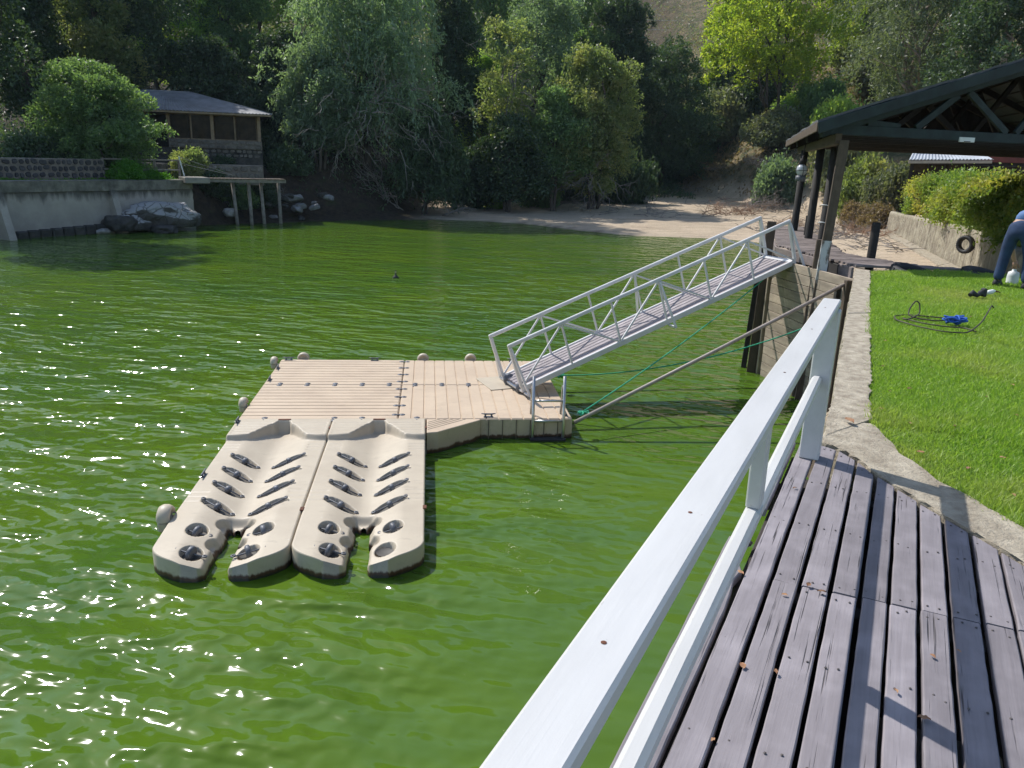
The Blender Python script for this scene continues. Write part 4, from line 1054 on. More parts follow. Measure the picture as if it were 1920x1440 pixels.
# ------------------------------------------------------------------ THINGS ON THE LAWN
def curl(pts, r, mat, name, label, cat):
    k = MB(); P = []
    for a, b in zip(pts, pts[1:]):
        for q in range(6): P.append(Vector(a).lerp(Vector(b), q / 6))
    P.append(Vector(pts[-1]))
    for _ in range(3): P = [P[0]] + [(P[i - 1] + P[i] * 2 + P[i + 1]) / 4 for i in range(1, len(P) - 1)] + [P[-1]]
    k.tube(P, r, 6); return k
gl = D + 0.03
L3 = lambda x, y, h=0.0: tuple(onz(x, y, gl) + Vector((0, 0, h)))
cord = [L3(1860, 592, 0.10), L3(1855, 596, 0.16), L3(1840, 612, 0.05), L3(1815, 625), L3(1770, 622), L3(1720, 612), L3(1680, 600), L3(1676, 592), L3(1700, 590), L3(1740, 593), L3(1785, 598), L3(1760, 602), L3(1725, 598), L3(1702, 594, 0.02),
        L3(1703, 592, 0.09), L3(1712, 592, 0.19), L3(1720, 592, 0.16), L3(1724, 594, 0.03), L3(1700, 600), L3(1690, 596), L3(1730, 606), L3(1770, 612), L3(1810, 615), L3(1830, 622)]
k = curl(cord, 0.0085, M['cable'], '', '', '')
tag(k.build('cord_coil', M['cable']), 'loose coil of dark cord with a raised loop on the lawn', 'cord')
rr = random.Random(4); c0 = onz(1790, 607, gl); k = MB()
for j in range(9):
    L = 0.10 + rr.uniform(-0.02, 0.035); oy = rr.gauss(0, 0.03); zz = 0.014 + 0.008 * j; tilt = rr.gauss(0, 0.25)
    pts = []
    for a in np.linspace(0, 6.283, 15):
        x, y = L * math.cos(a), 0.035 * math.sin(a) + oy; pts.append(c0 + Vector((x * math.cos(tilt) - y * math.sin(tilt), x * math.sin(tilt) + y * math.cos(tilt), zz + 0.012 * math.sin(a * 2 + j))))
    k.tube(pts, 0.009, 6)
k.tube([c0 + Vector((0.02, 0.06 * math.cos(a), 0.045 + 0.05 * math.sin(a))) for a in np.linspace(0, 6.283, 12)], 0.012, 6)
tag(k.build('rope_bundle', M['rope_blue']), 'bundle of bright blue rope lying on the dark cord', 'rope')
k = MB(); a = onz(1818, 556, gl); b = onz(1843, 556, gl)
k.tube([a + Vector((0, 0, 0.02)), a.lerp(b, 0.25) + Vector((0, 0.02, 0.05)), a.lerp(b, 0.5) + Vector((0, -0.02, 0.02)), a.lerp(b, 0.75) + Vector((0, 0, 0.05)), b + Vector((0, 0, 0.06))], [0.03, 0.045, 0.03, 0.04, 0.05], 10)
k.box(b + Vector((0.0, 0, 0.06)), (0.05, 0.10, 0.12), bevel=0.01)
tag(k.build('hand_tool', M['black_rubber']), 'black hand tool dropped on the lawn beside the shade edge', 'tool')
c0 = onz(1857, 551, gl); t = thing('spray_bottle', 'small white plastic bottle lying on the lawn near the person', 'bottle', loc=c0)
k = MB(); k.lathe([(0.0001, -0.11), (0.05, -0.10), (0.058, -0.03), (0.055, 0.05), (0.03, 0.09), (0.02, 0.11)], (0, 0, 0.05), 14, Matrix.Rotation(R(75), 3, 'Y')); k.build('body', M['white_plastic'], t)
t.scale = (0.6, 0.6, 0.6)
k = MB(); k.tube([(0.10, 0, 0.07), (0.18, 0.01, 0.06), (0.26, 0.03, 0.03)], [0.022, 0.016, 0.008], 8); k.build('nozzle', M['red_paint'], t)

# ------------------------------------------------------------------ PERSON bending over at the lawn edge
def skin_obj(name, verts, edges, radii, mat, parent, sub=2, root=0):
    me = bpy.data.meshes.new(name); me.from_pydata([tuple(v) for v in verts], edges, [])
    o = link(name, me, mat, parent)
    md = o.modifiers.new('Skin', 'SKIN')
    md.use_smooth_shade = True
    sv = me.skin_vertices[0].data
    for i_, r_ in enumerate(radii):
        sv[i_].radius = r_ if hasattr(r_, '__len__') else (r_, r_); sv[i_].use_root = (i_ == root)
    sm = o.modifiers.new('Sub', 'SUBSURF'); sm.levels = sub; sm.render_levels = sub
    return o
per = thing('person', 'person in blue jeans and light blue shirt bending over at the lawn edge', 'person', loc=(7.95, 12.58, D), rz=R(-48))
hipz = 0.97
# body: torso, neck, head, arms and legs as one surface (local +y is the way the person faces)
BVt = [(0, 0, hipz), (0, 0.17, 1.06), (0, 0.36, 1.04), (0, 0.52, 0.96), (0, 0.62, 0.86), (0, 0.69, 0.76),
       (-0.19, 0.46, 0.94), (-0.25, 0.50, 0.66), (-0.20, 0.58, 0.44), (-0.18, 0.62, 0.35),
       (0.19, 0.46, 0.94), (0.25, 0.50, 0.66), (0.18, 0.60, 0.45), (0.16, 0.64, 0.36),
       (-0.11, 0.0, 0.90), (-0.17, 0.03, 0.50), (-0.20, -0.02, 0.09), (-0.21, 0.12, 0.045),
       (0.11, 0.0, 0.90), (0.18, 0.03, 0.50), (0.22, -0.02, 0.09), (0.23, 0.12, 0.045)]
BE = [(0, 1), (1, 2), (2, 3), (3, 4), (4, 5), (3, 6), (6, 7), (7, 8), (8, 9), (3, 10), (10, 11), (11, 12), (12, 13), (0, 14), (14, 15), (15, 16), (16, 17), (0, 18), (18, 19), (19, 20), (20, 21)]
BR = [0.13, 0.125, 0.135, 0.12, 0.06, 0.10, 0.065, 0.048, 0.036, 0.035, 0.065, 0.048, 0.036, 0.035, 0.09, 0.06, 0.042, 0.04, 0.09, 0.06, 0.042, 0.04]
skin_obj('body', BVt, BE, BR, M['skin'], per)
skin_obj('shirt', [(0, 0.03, 1.03), (0, 0.19, 1.08), (0, 0.36, 1.055), (0, 0.52, 0.975), (-0.20, 0.46, 0.94), (-0.255, 0.49, 0.72), (-0.225, 0.54, 0.54), (0.20, 0.46, 0.94), (0.255, 0.49, 0.72), (0.225, 0.55, 0.54)],
         [(0, 1), (1, 2), (2, 3), (3, 4), (4, 5), (5, 6), (3, 7), (7, 8), (8, 9)], [0.172, 0.175, 0.172, 0.145, 0.088, 0.07, 0.062, 0.088, 0.07, 0.062], M['shirt'], per)
skin_obj('jeans', [(0, 0.05, 1.03), (0, -0.01, 0.95), (-0.105, -0.015, 0.86), (-0.165, 0.02, 0.50), (-0.195, -0.015, 0.08), (0.105, -0.015, 0.86), (0.175, 0.02, 0.50), (0.215, -0.015, 0.08)],
         [(0, 1), (1, 2), (2, 3), (3, 4), (1, 5), (5, 6), (6, 7)], [0.155, 0.165, 0.125, 0.088, 0.082, 0.125, 0.088, 0.082], M['denim'], per, root=1)
for s_ in (-1, 1):
    k = MB(); k.lathe([(0.0001, 0), (0.06, 0.005), (0.065, 0.05), (0.05, 0.10), (0.045, 0.11)], (0, 0, 0), 14)
    for v in k.bm.verts:
        v.co.y = v.co.y * 2.3 + 0.04
        if v.co.y > 0.06: v.co.z *= 0.65
    o = k.build('shoe', M['black_rubber'], per, smooth=True); o.location = (s_ * 0.205, 0.02, 0.0)
    # hand: palm, four fingers and thumb
    hv = Vector((s_ * 0.17, 0.63, 0.34)); k = MB()
    k.tube([hv + Vector((0, 0, 0.03)), hv, hv - Vector((0, 0, 0.075))], [0.028, 0.04, 0.036], 8)
    for f in range(4):
        x = (f - 1.5) * 0.019; L = (0.06, 0.072, 0.068, 0.052)[f]
        k.tube([hv + Vector((x, 0, -0.07)), hv + Vector((x * 1.1, 0.012, -0.07 - L * 0.5)), hv + Vector((x, 0.035, -0.07 - L))], [0.0095, 0.009, 0.0075], 6)
    k.tube([hv + Vector((-s_ * 0.035, 0, -0.02)), hv + Vector((-s_ * 0.058, 0.015, -0.055)), hv + Vector((-s_ * 0.055, 0.03, -0.085))], [0.012, 0.0105, 0.009], 6)
    k.build('hand', M['skin'], per)
k = MB(); bmesh.ops.create_uvsphere(k.bm, u_segments=16, v_segments=10, radius=0.118, matrix=Matrix.Translation((0, 0.70, 0.80)) @ Matrix.Diagonal((0.9, 1.05, 1.05, 1)))
k.build('hair', M['hair'], per, smooth=True)
k = MB(); k.lathe([(0.0001, 0), (0.10, 0.005), (0.09, 0.04), (0.09, 0.14), (0.08, 0.20), (0.035, 0.22), (0.03, 0.25)], (0, 0, 0), 18)
o = k.build('plastic_jug', M['white_plastic']); o.location = (8.20, 12.95, D); tag(o, 'white plastic jug standing in the shade between the legs of the person', 'jug')

# small float out on the water
t = thing('marker_float', 'small dark pointed float on the open green water', 'float', loc=onz(742, 521, 0))
k = MB(); k.lathe([(0.0001, -0.08), (0.11, -0.05), (0.13, 0.02), (0.08, 0.07), (0.03, 0.12), (0.02, 0.30), (0.0001, 0.31)], (0, 0, 0), 14); k.build('body', M['black_rubber'], t)
k = MB(); k.lathe([(0.028, 0.20), (0.034, 0.22), (0.026, 0.25)], (0, 0, 0), 10); k.build('band', M['pole'], t)
# ================================================================== LEFT SHORE
LWd = Vector((0.487, 0.873, 0)).normalized(); LWn = Vector((0.873, -0.487, 0))     # along the wall (away), out over the water
W0 = Vector((-31.3, 27.5, 0)); W1 = Vector((-19.75, 48.55, 0)); LWL = (W1 - W0).length
def lw(s_, out=0.0, z=0.0): return W0 + (W1 - W0) * (s_ / LWL) + LWn * out + Vector((0, 0, z))
lwall = thing('shore_wall', 'long stained concrete retaining wall on the left shore of the lake', 'wall')
ns, nz = 120, 16; P = np.zeros((nz + 2, ns, 3)); rs = np.random.default_rng(8)
for j in range(nz):
    f = j / (nz - 1); z = -0.6 + f * 2.9
    for i in range(ns):
        p = lw(LWL * i / (ns - 1), 0.12 * (1 - f) + rs.normal(0, 0.014), z); P[j, i] = p
for i in range(ns): P[nz, i] = lw(LWL * i / (ns - 1), -0.9, 2.3); P[nz + 1, i] = lw(LWL * i / (ns - 1), -0.9, -0.6)
def stained_wall():
    m, nt, b = new_mat('stained_shore_concrete')
    v = _nd(nt, 'ShaderNodeTexCoord').outputs['Object']
    n1 = noise(nt, v, 0.9, 6, 0.6); n2 = noise(nt, mapping(nt, v, (2.2, 2.2, 0.25)), 1.6, 5, 0.6)
    sp = _nd(nt, 'ShaderNodeSeparateXYZ'); nt.links.new(v, sp.inputs[0])
    c = mixc(nt, ramp(nt, n1, 0.35, 0.65), (0.42, 0.375, 0.32), (0.31, 0.28, 0.24))
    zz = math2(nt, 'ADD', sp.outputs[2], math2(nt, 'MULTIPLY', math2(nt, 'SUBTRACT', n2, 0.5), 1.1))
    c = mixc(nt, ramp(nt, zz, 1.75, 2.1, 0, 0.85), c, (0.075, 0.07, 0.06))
    nt.links.new(c, b.inputs['Base Color']); b.inputs['Roughness'].default_value = 0.92
    bump(nt, b, noise(nt, v, 14, 5, 0.65), 0.5, 0.03); return m
M['stained'] = stained_wall()
link('wall_face', grid_mesh('wall_face', P), M['stained'], lwall)
k = MB(); L = [lw(LWL * i / 90, 0.10 + 0.05 * math.sin(i * 1.3) * 0.6 + rs.normal(0, 0.02)) for i in range(91)]
Bk = [lw(LWL * i / 90, -1.25) for i in range(90, -1, -1)]
k.prism([(p.x, p.y) for p in L + Bk], 2.22, 2.76, bevel=0.03); k.build('coping', pmat('mossy_coping', (0.22, 0.205, 0.165), (0.09, 0.085, 0.07), 1.8, 0.95, 0.9, 9, bdist=0.05), lwall)
for s_ in (5.5, 12.7, 18.7):
    k = MB(); a = lw(s_, 0.02); w = LWd * 0.36
    poly = [a + Vector((0, 0, -0.6)) - LWn * 0.1, a + LWn * 0.95 + Vector((0, 0, -0.6)), a + LWn * 0.82 + Vector((0, 0, 0.1)), a + LWn * 0.16 + Vector((0, 0, 2.2)), a - LWn * 0.1 + Vector((0, 0, 2.2))]
    k.extrude([p - w / 2 for p in poly], w); k.build('buttress', M['stained'], lwall)
for i in range(9):
    s_ = 13.4 + i * 0.60; a = lw(s_, 0.30)
    k = MB(); k.box((0, 0, 0), (0.54, 0.36, 0.50), bevel=0.05); o = k.build('footing_block', M['dark_rock'], lwall); o.location = a + Vector((0, 0, 0.10 + 0.02 * i)); o.rotation_euler = (0.05, 0, math.atan2(LWd.y, LWd.x) + rs.normal(0, 0.05))

# upper field-stone wall with its stones set proud of the mortar
def stone_mb(w, h, t, seed):
    rr = random.Random(seed); k = MB(); n = 9; top = []; base = []
    for i in range(n):
        a = 2 * math.pi * i / n + rr.uniform(-0.2, 0.2); q = rr.uniform(0.82, 1.08)
        ca, sa = math.cos(a), math.sin(a); e = 0.72
        x = w / 2 * q * math.copysign(abs(ca) ** e, ca); z = h / 2 * q * math.copysign(abs(sa) ** e, sa)
        base.append(k.bm.verts.new((x, 0.02, z))); top.append(k.bm.verts.new((x * 0.8, -t * rr.uniform(0.8, 1.1), z * 0.8)))
    for i in range(n): k.bm.faces.new((base[i], base[(i + 1) % n], top[(i + 1) % n], top[i]))
    k.bm.faces.new(top); k.bm.faces.new(base[::-1]); return k
def stone_face(parent, a, b, z0, z1, rows, mat, seed, step, fwd):
    """rows of separate stones along the line a-b on the side fwd"""
    rr = random.Random(seed); d = (b - a); L = d.length; d.normalize(); ang = math.atan2(d.y, d.x)
    protos = []
    for q in range(6):
        kk = stone_mb(1, 1, 0.05, seed * 10 + q); bmesh.ops.recalc_face_normals(kk.bm, faces=kk.bm.faces); me = bpy.data.meshes.new('stone'); kk.bm.to_mesh(me); kk.bm.free(); me.materials.append(mat); protos.append(me)
    hh = (z1 - z0) / rows
    for r_ in range(rows):
        s_ = rr.uniform(0, 0.1)
        while s_ < L - step * 0.5:
            w = step * rr.uniform(0.6, 1.35)
            if s_ + w > L: w = L - s_
            o = link('stone', protos[rr.randrange(6)], None, parent); o.location = a + d * (s_ + w / 2) + Vector((0, 0, z0 + hh * (r_ + 0.5) + rr.gauss(0, 0.02))) + fwd * 0.004
            o.rotation_euler = (0, rr.gauss(0, 0.12), ang); o.scale = (w * 0.86, 1.0, hh * rr.uniform(0.72, 0.95)); s_ += w
uw = thing('fieldstone_wall', 'low dark fieldstone wall with pale mortar above the left shore wall', 'wall')
ua, ub = lw(7.5, -2.5), lw(20.0, -2.5)
k = MB(); k.beam(ua + Vector((0, 0, 3.18)), ub + Vector((0, 0, 3.18)), 0.45, 1.30, bevel=0.03); k.build('mortar_core', M['mortar'], uw)
stone_face(uw, ua + LWn * 0.235, ub + LWn * 0.235, 2.80, 3.80, 3, M['stone'], 21, 0.40, LWn)

# lake house
hs = thing('lake_house', 'low lake house with grey sheet hip roof and glazed veranda above the left shore', 'house')
Ha, Hb = Vector((-28.3, 53.4, 0)), Vector((-17.9, 56.6, 0)); hd = (Hb - Ha).normalized(); hn = Vector((hd.y, -hd.x, 0)); HL = (Hb - Ha).length; HDp = 6.5
def hp(s_, dep, z): return Ha + hd * s_ - hn * dep + Vector((0, 0, z))      # dep = metres back from the front
FZ = 4.62
k = MB(); k.prism([tuple(hp(0, 0, 0)[:2]), tuple(hp(HL, 0, 0)[:2]), tuple(hp(HL, HDp, 0)[:2]), tuple(hp(0, HDp, 0)[:2])], 2.5, FZ); k.build('plinth', M['dark_rock'], hs)
stone_face(hs, hp(5.2, -0.01, 0), hp(HL, -0.01, 0), FZ - 0.55, FZ - 0.02, 2, M['stone_light'], 33, 0.42, hn)
stone_face(hs, hp(4.9, -0.13, 0), hp(HL, -0.13, 0), FZ + 0.01, FZ + 0.56, 2, M['stone_light'], 34, 0.42, hn)
k = MB(); k.beam(hp(4.9, 0.0, FZ + 0.28), hp(HL, 0.0, FZ + 0.28), 0.25, 0.56, bevel=0.02); k.build('parapet', M['mortar'], hs)
k = MB(); k.prism([tuple(hp(0.1, 1.9, 0)[:2]), tuple(hp(HL - 0.1, 1.9, 0)[:2]), tuple(hp(HL - 0.1, HDp, 0)[:2]), tuple(hp(0.1, HDp, 0)[:2])], FZ, 6.9); k.build('back_room', M['house_wood'], hs)
for s_ in (0.2, 1.9, 3.5, 4.95, 6.35, 7.7, 9.15, HL - 0.15):
    big = s_ in (4.95, 7.7) or s_ > HL - 0.3
    wbeam('veranda_post', hp(s_, 0.06, FZ + (0.56 if s_ > 4.5 else 0)), hp(s_, 0.06, 6.85), 0.22 if big else 0.10, 0.16 if big else 0.10, M['house_wood'], hs, up=tuple(hn))
wbeam('wall_plate', hp(0, 0.05, 6.92), hp(HL, 0.05, 6.92), 0.14, 0.16, M['house_wood'], hs)
sill = [5.06, 6.30, 7.80, 9.20, HL - 0.27]
for s0, s1 in zip(sill, sill[1:]):
    k = MB(); k.beam(hp(s0 + 0.08, 0.10, 6.02), hp(s1 - 0.08, 0.10, 6.02), 0.012, 1.55); wdw = k.build('window', M['glass_dark'], hs)
    k = MB(); k.beam(hp(s0 + 0.05, 0.085, 5.22), hp(s1 - 0.05, 0.085, 5.22), 0.07, 0.06); k.beam(hp(s0 + 0.05, 0.085, 6.80), hp(s1 - 0.05, 0.085, 6.80), 0.07, 0.06); k.build('window_frame', M['house_wood'], wdw)
for s0, s1 in ((0.3, 1.8), (2.0, 3.4), (3.6, 4.85)):
    k = MB(); k.beam(hp(s0, 1.86, 5.7), hp(s1, 1.86, 5.7), 0.05, 2.1, bevel=0.01); k.build('door', M['dark_timber'], hs)
def hip_roof():
    k = MB(); ov = 0.75; ze, zr = 6.98, 8.35
    E = [hp(-ov, -ov, ze), hp(HL + ov, -ov, ze), hp(HL + ov, HDp + ov, ze), hp(-ov, HDp + ov, ze)]
    r0, r1 = hp(3.2, HDp / 2, zr), hp(HL - 4.6, HDp / 2, zr)
    def sheet(a, b, c, d, n):          # corrugated from eave a-b up to ridge d-c
        rows = []
        for i in range(n + 1):
            t = i / n; w = 0.028 * (1 if i % 2 else -1); lo = a.lerp(b, t); hi = d.lerp(c, t); rows.append([k.bm.verts.new(lo.lerp(hi, q) + Vector((0, 0, w * (1 - 0.5 * q)))) for q in (0, 0.33, 0.66, 1)])
        for p, q in zip(rows, rows[1:]):
            for j in range(3): k.bm.faces.new((p[j], q[j], q[j + 1], p[j + 1]))
    sheet(E[0], E[1], r1, r0, 110); sheet(E[1], E[2], r1, r1, 60); sheet(E[2], E[3], r0, r1, 110); sheet(E[3], E[0], r0, r0, 60)
    return k, E, r0, r1
k, E_, r0, r1 = hip_roof(); rf = k.build('roof', M['roof_metal'], hs)
md = rf.modifiers.new('thick', 'SOLIDIFY'); md.thickness = 0.03
k = MB(); k.tube([r0, r1], 0.07, 8); k.tube([r1, E_[1]], 0.06, 8); k.tube([r0, E_[0]], 0.06, 8); k.build('ridge_cap', M['roof_metal'], rf)
wbeam('eave_board', hp(-0.7, -0.70, 6.88), hp(HL + 0.7, -0.70, 6.88), 0.04, 0.12, M['house_wood'], hs)
k = MB(); k.prism([tuple(hp(-0.6, -0.6, 0)[:2]), tuple(hp(HL + 0.6, -0.6, 0)[:2]), tuple(hp(HL + 0.6, HDp + 0.6, 0)[:2]), tuple(hp(-0.6, HDp + 0.6, 0)[:2])], 6.885, 6.93); k.build('soffit', M['dark_timber'], hs)

# stone terrace below the house, fence in front of it
tw = thing('terrace_wall', 'weathered stone terrace wall on the bank between lake house and small jetty', 'wall')
ta, tb = Vector((-24.6, 49.6, 0)), Vector((-17.0, 53.6, 0)); td = (tb - ta).normalized(); tn = Vector((td.y, -td.x, 0))
k = MB(); k.beam(ta + Vector((0, 0, 3.0)), tb + Vector((0, 0, 3.0)), 0.6, 1.3, bevel=0.05); k.build('core', M['mortar'], tw)
stone_face(tw, ta + tn * 0.31, tb + tn * 0.31, 2.75, 3.6, 2, M['stone_light'], 41, 0.5, tn)
fn = thing('rail_fence', 'weathered rail fence with one pale rail on the left terrace', 'fence')
fa, fb = lw(19.9, -2.3), lw(24.0, -1.0)
for i in range(4):
    p = fa.lerp(fb, i / 3); wbeam('post', p + Vector((0, 0, 2.6)), p + Vector((0, 0, 3.92)), 0.11, 0.11, M['dead_wood'], fn, up=(0, 1, 0))
for zz in (3.86, 3.3): wbeam('rail', fa + Vector((0, 0, zz)) + LWn * 0.08, fb + Vector((0, 0, zz)) + LWn * 0.08, 0.05, 0.08, M['dead_wood'], fn)

# small jetty on thin posts
jt = thing('small_jetty', 'small old jetty on four thin pale posts by the left shore', 'jetty')
jp = [onz(447, 421, 0), onz(473, 421, 0), onz(497, 420, 0), onz(527, 419, 0)]
off = [(-0.25, 0.1), (-0.08, 0), (-0.18, 0.1), (-0.05, 0)]
for p, q in zip(jp, off):
    k = MB(); k.tube([(p.x, p.y, -0.8), (p.x + q[0], p.y + q[1], 2.72)], [0.12, 0.11], 10); k.build('post', M['dead_wood'], jt)
ja, jb = Vector((-19.4, 49.2, 2.86)), Vector((-15.2, 52.0, 2.86)); jd = (jb - ja).normalized(); jn = Vector((jd.y, -jd.x, 0))
for s_ in (-0.5, 0.5): wbeam('beam', ja + jn * s_ - Vector((0, 0, 0.12)), jb + jn * s_ - Vector((0, 0, 0.12)), 0.12, 0.2, M['dead_wood'], jt)
for i in range(24):
    c = ja.lerp(jb, (i + 0.5) / 24); wbeam('plank', c - jn * (0.62 + rp.uniform(0, 0.08)), c + jn * (0.62 + rp.uniform(0, 0.1)), 0.17, 0.04, M['post_timber'], jt)
k = MB(); k.beam(ja - jd * 1.2 + jn * 0.4 - Vector((0, 0, 0.1)), ja + jd * 0.2 + jn * 0.4 - Vector((0, 0, 0.1)), 1.9, 0.34, bevel=0.03); k.build('landing_slab', M['old_concrete'], jt)
tb_ = ja + jn * 0.2 - jd * 1.0
wbeam('handrail_post', tb_ + Vector((0, 0, 0.1)), tb_ + Vector((-0.25, 0, 1.25)), 0.06, 0.06, M['white_plastic'], jt, up=(0, 1, 0))
for zz in (1.2, 0.85): wbeam('handrail', tb_ + Vector((-0.2, 0, zz)), ja + jd * 2.0 + jn * 0.4 + Vector((0, 0, 0.15)), 0.035, 0.035, M['dead_wood'], jt)

# rocks
def rock(x, y, z, sx, sy, sz, seed, mat, label, group=None, name='rock', crack=0.0):
    bm = bmesh.new(); bmesh.ops.create_icosphere(bm, subdivisions=4, radius=1.0)
    off = Vector((seed * 7.1, seed * 3.3, seed * 1.7))
    for v in bm.verts:
        n_ = v.co.normalized(); f = 1 + 0.28 * mnoise.noise(n_ * 1.2 + off) + 0.13 * mnoise.noise(n_ * 3.1 + off) + 0.05 * mnoise.noise(n_ * 8 + off)
        if crack:
            c_ = mnoise.voronoi(n_ * 2.6 + off)[0]; f -= crack * max(0, 1 - (c_[1] - c_[0]) / 0.10)
        p = n_ * f; p.z = max(-0.6, min(p.z, 0.75 + 0.15 * mnoise.noise(n_ * 2 + off)))
        v.co = Vector((p.x * sx, p.y * sy, p.z * sz))
    me = bpy.data.meshes.new(name); bm.to_mesh(me); bm.free()
    for p in me.polygons: p.use_smooth = True
    o = link(name, me, mat); o.location = (x, y, z); o.rotation_euler = (0, 0, seed * 1.3); tag(o, label, 'rock', group); return o
def rock_px(px, py, z, s, *a, **kw): p = onz(px, py, z); return rock(p.x, p.y, z, *s, *a, **kw)
def rock_y(px, py, Y, s, *a, **kw): p = aty(px, py, Y); return rock(p.x, p.y, p.z, *s, *a, **kw)
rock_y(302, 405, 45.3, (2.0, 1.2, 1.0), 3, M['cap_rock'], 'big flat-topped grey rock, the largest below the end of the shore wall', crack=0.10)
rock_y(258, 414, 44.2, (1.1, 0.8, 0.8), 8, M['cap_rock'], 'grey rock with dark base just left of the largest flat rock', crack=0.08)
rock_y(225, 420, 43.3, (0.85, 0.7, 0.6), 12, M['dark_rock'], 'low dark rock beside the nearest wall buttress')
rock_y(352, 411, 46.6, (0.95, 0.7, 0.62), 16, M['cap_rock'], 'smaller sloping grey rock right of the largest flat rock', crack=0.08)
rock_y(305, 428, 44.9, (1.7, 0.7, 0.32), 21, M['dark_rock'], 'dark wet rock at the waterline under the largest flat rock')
rock_y(196, 433, 43.0, (0.6, 0.4, 0.22), 25, M['pale_rock'], 'small pale rock at the foot of the shore wall buttress')
rock_px(392, 411, 0.15, (0.8, 0.6, 0.5), 28, M['dark_rock'], 'dark rock in shade left of the small jetty posts')
rock_px(432, 399, 0.7, (0.42, 0.4, 0.36), 30, M['pale_rock'], 'rounded pale rock seen just left of the jetty posts')
rock_px(624, 398, 0.35, (0.62, 0.55, 0.72), 33, M['pale_rock'], 'jagged white rock right of the jetty near the waterline', crack=0.15)
rock_px(608, 372, 1.2, (0.62, 0.55, 0.5), 36, M['pale_rock'], 'jagged white rock higher on the bank behind the other white rock', crack=0.15)
rock_px(555, 362, 1.6, (0.95, 0.7, 0.5), 39, M['rock'], 'wide grey rock on the bank right of the jetty top')
rock_px(870, 372, 0.9, (1.15, 0.8, 0.75), 42, M['rock'], 'lone grey boulder under the willow at the edge of the beach')
rr = random.Random(9); protos = []
lab = 'dark shaded rubble stone on the bank behind the jetty posts'
for i in range(26):
    px, py = rr.uniform(385, 640), rr.uniform(366, 412); z = 0.1 + (412 - py) * 0.035; p = onz(px, py, z)
    if i < 6:
        s = rr.uniform(0.2, 0.42); o = rock(p.x, p.y, z, s * 1.3, s, s * 0.8, 50 + i, M['dark_rock'] if i % 2 else M['rock'], lab, 'rubble stones on the left bank', name='rubble_stone'); protos.append(o.data)
    else:
        o = link('rubble_stone', protos[i % 6], None); o.location = (p.x, p.y, max(z, hz(p.x, p.y)) + 0.02); q = rr.uniform(0.6, 1.2); o.scale = (q, q, q); o.rotation_euler = (rr.uniform(-0.4, 0.4), rr.uniform(-0.4, 0.4), rr.uniform(0, 6)); tag(o, lab, 'rock', 'rubble stones on the left bank')

# ================================================================== BUILDING BEHIND THE HEDGE
gb = thing('garden_building', 'dull red garden building with pale sheet awning behind the yellow hedge', 'building')
BS = 1.32; Ba, Bb = Vector((18.35, 38.2, 0)) * BS, Vector((25.5, 36.6, 0)) * BS; bd = (Bb - Ba).normalized(); bn = Vector((bd.y, -bd.x, 0)); BL = (Bb - Ba).length / BS
def bp(s_, dep, z): return Ba + bd * s_ * BS - bn * dep * BS + Vector((0, 0, H + (z - H) * BS))
k = MB(); k.prism([tuple(bp(0, 0.15, 0)[:2]), tuple(bp(BL, 0.15, 0)[:2]), tuple(bp(BL, 5, 0)[:2]), tuple(bp(2.6, 5, 0)[:2])], 1.8, 6.35); k.build('wall', M['dark_timber'], gb)
wbeam('fascia', bp(2.9, -0.03, 5.28), bp(BL + 0.1, -0.03, 5.28), 0.06, 0.40, M['red_paint'], gb)
k = MB(); rows = []
for i in range(49):
    t = i / 48; w = 0.02 * (1 if i % 2 else -1); a = bp(-0.35 + 3.5 * t, -1.0, 5.13 + 0.12 * t + w); b = bp(0.2 + 2.75 * t, 0.7, 5.62 + w); rows.append((k.bm.verts.new(a), k.bm.verts.new(b)))
for p, q in zip(rows, rows[1:]): k.bm.faces.new((p[0], q[0], q[1], p[1]))
aw = k.build('awning', M['sheet_light'], gb); md = aw.modifiers.new('thick', 'SOLIDIFY'); md.thickness = 0.03
wbeam('awning_board', bp(-0.35, -0.97, 5.02), bp(3.1, -0.97, 5.13), 0.05, 0.17, pmat('pale_awning_board', (0.36, 0.31, 0.25), (0.27, 0.23, 0.19), 3), gb)
for s0, s1 in ((0.15, 0.75), (0.85, 1.45), (1.55, 2.25), (2.4, 3.3), (3.45, 4.9), (5.0, 6.6)):
    k = MB(); k.beam(bp(s0, 0.10, 4.2), bp(s1, 0.10, 4.2), 0.03, 2.0); wdw = k.build('window', M['glass_dark'], gb)
    k = MB(); k.beam(bp(s1 + 0.04, 0.07, 3.45), bp(s1 + 0.04, 0.07, 4.98), 0.07, 0.09, up=tuple(bn)); k.beam(bp(s0, 0.07, 4.98), bp(s1, 0.07, 4.98), 0.07, 0.07); k.build('window_frame', M['dark_timber'], wdw)
k = MB(); k.prism([tuple(bp(-0.2, 0.2, 0)[:2]), tuple(bp(BL, 0.2, 0)[:2]), tuple(bp(BL, 5.2, 0)[:2]), tuple(bp(2.5, 5.2, 0)[:2])], 6.351, 6.45); k.build('roof', M['roof_metal'], gb)
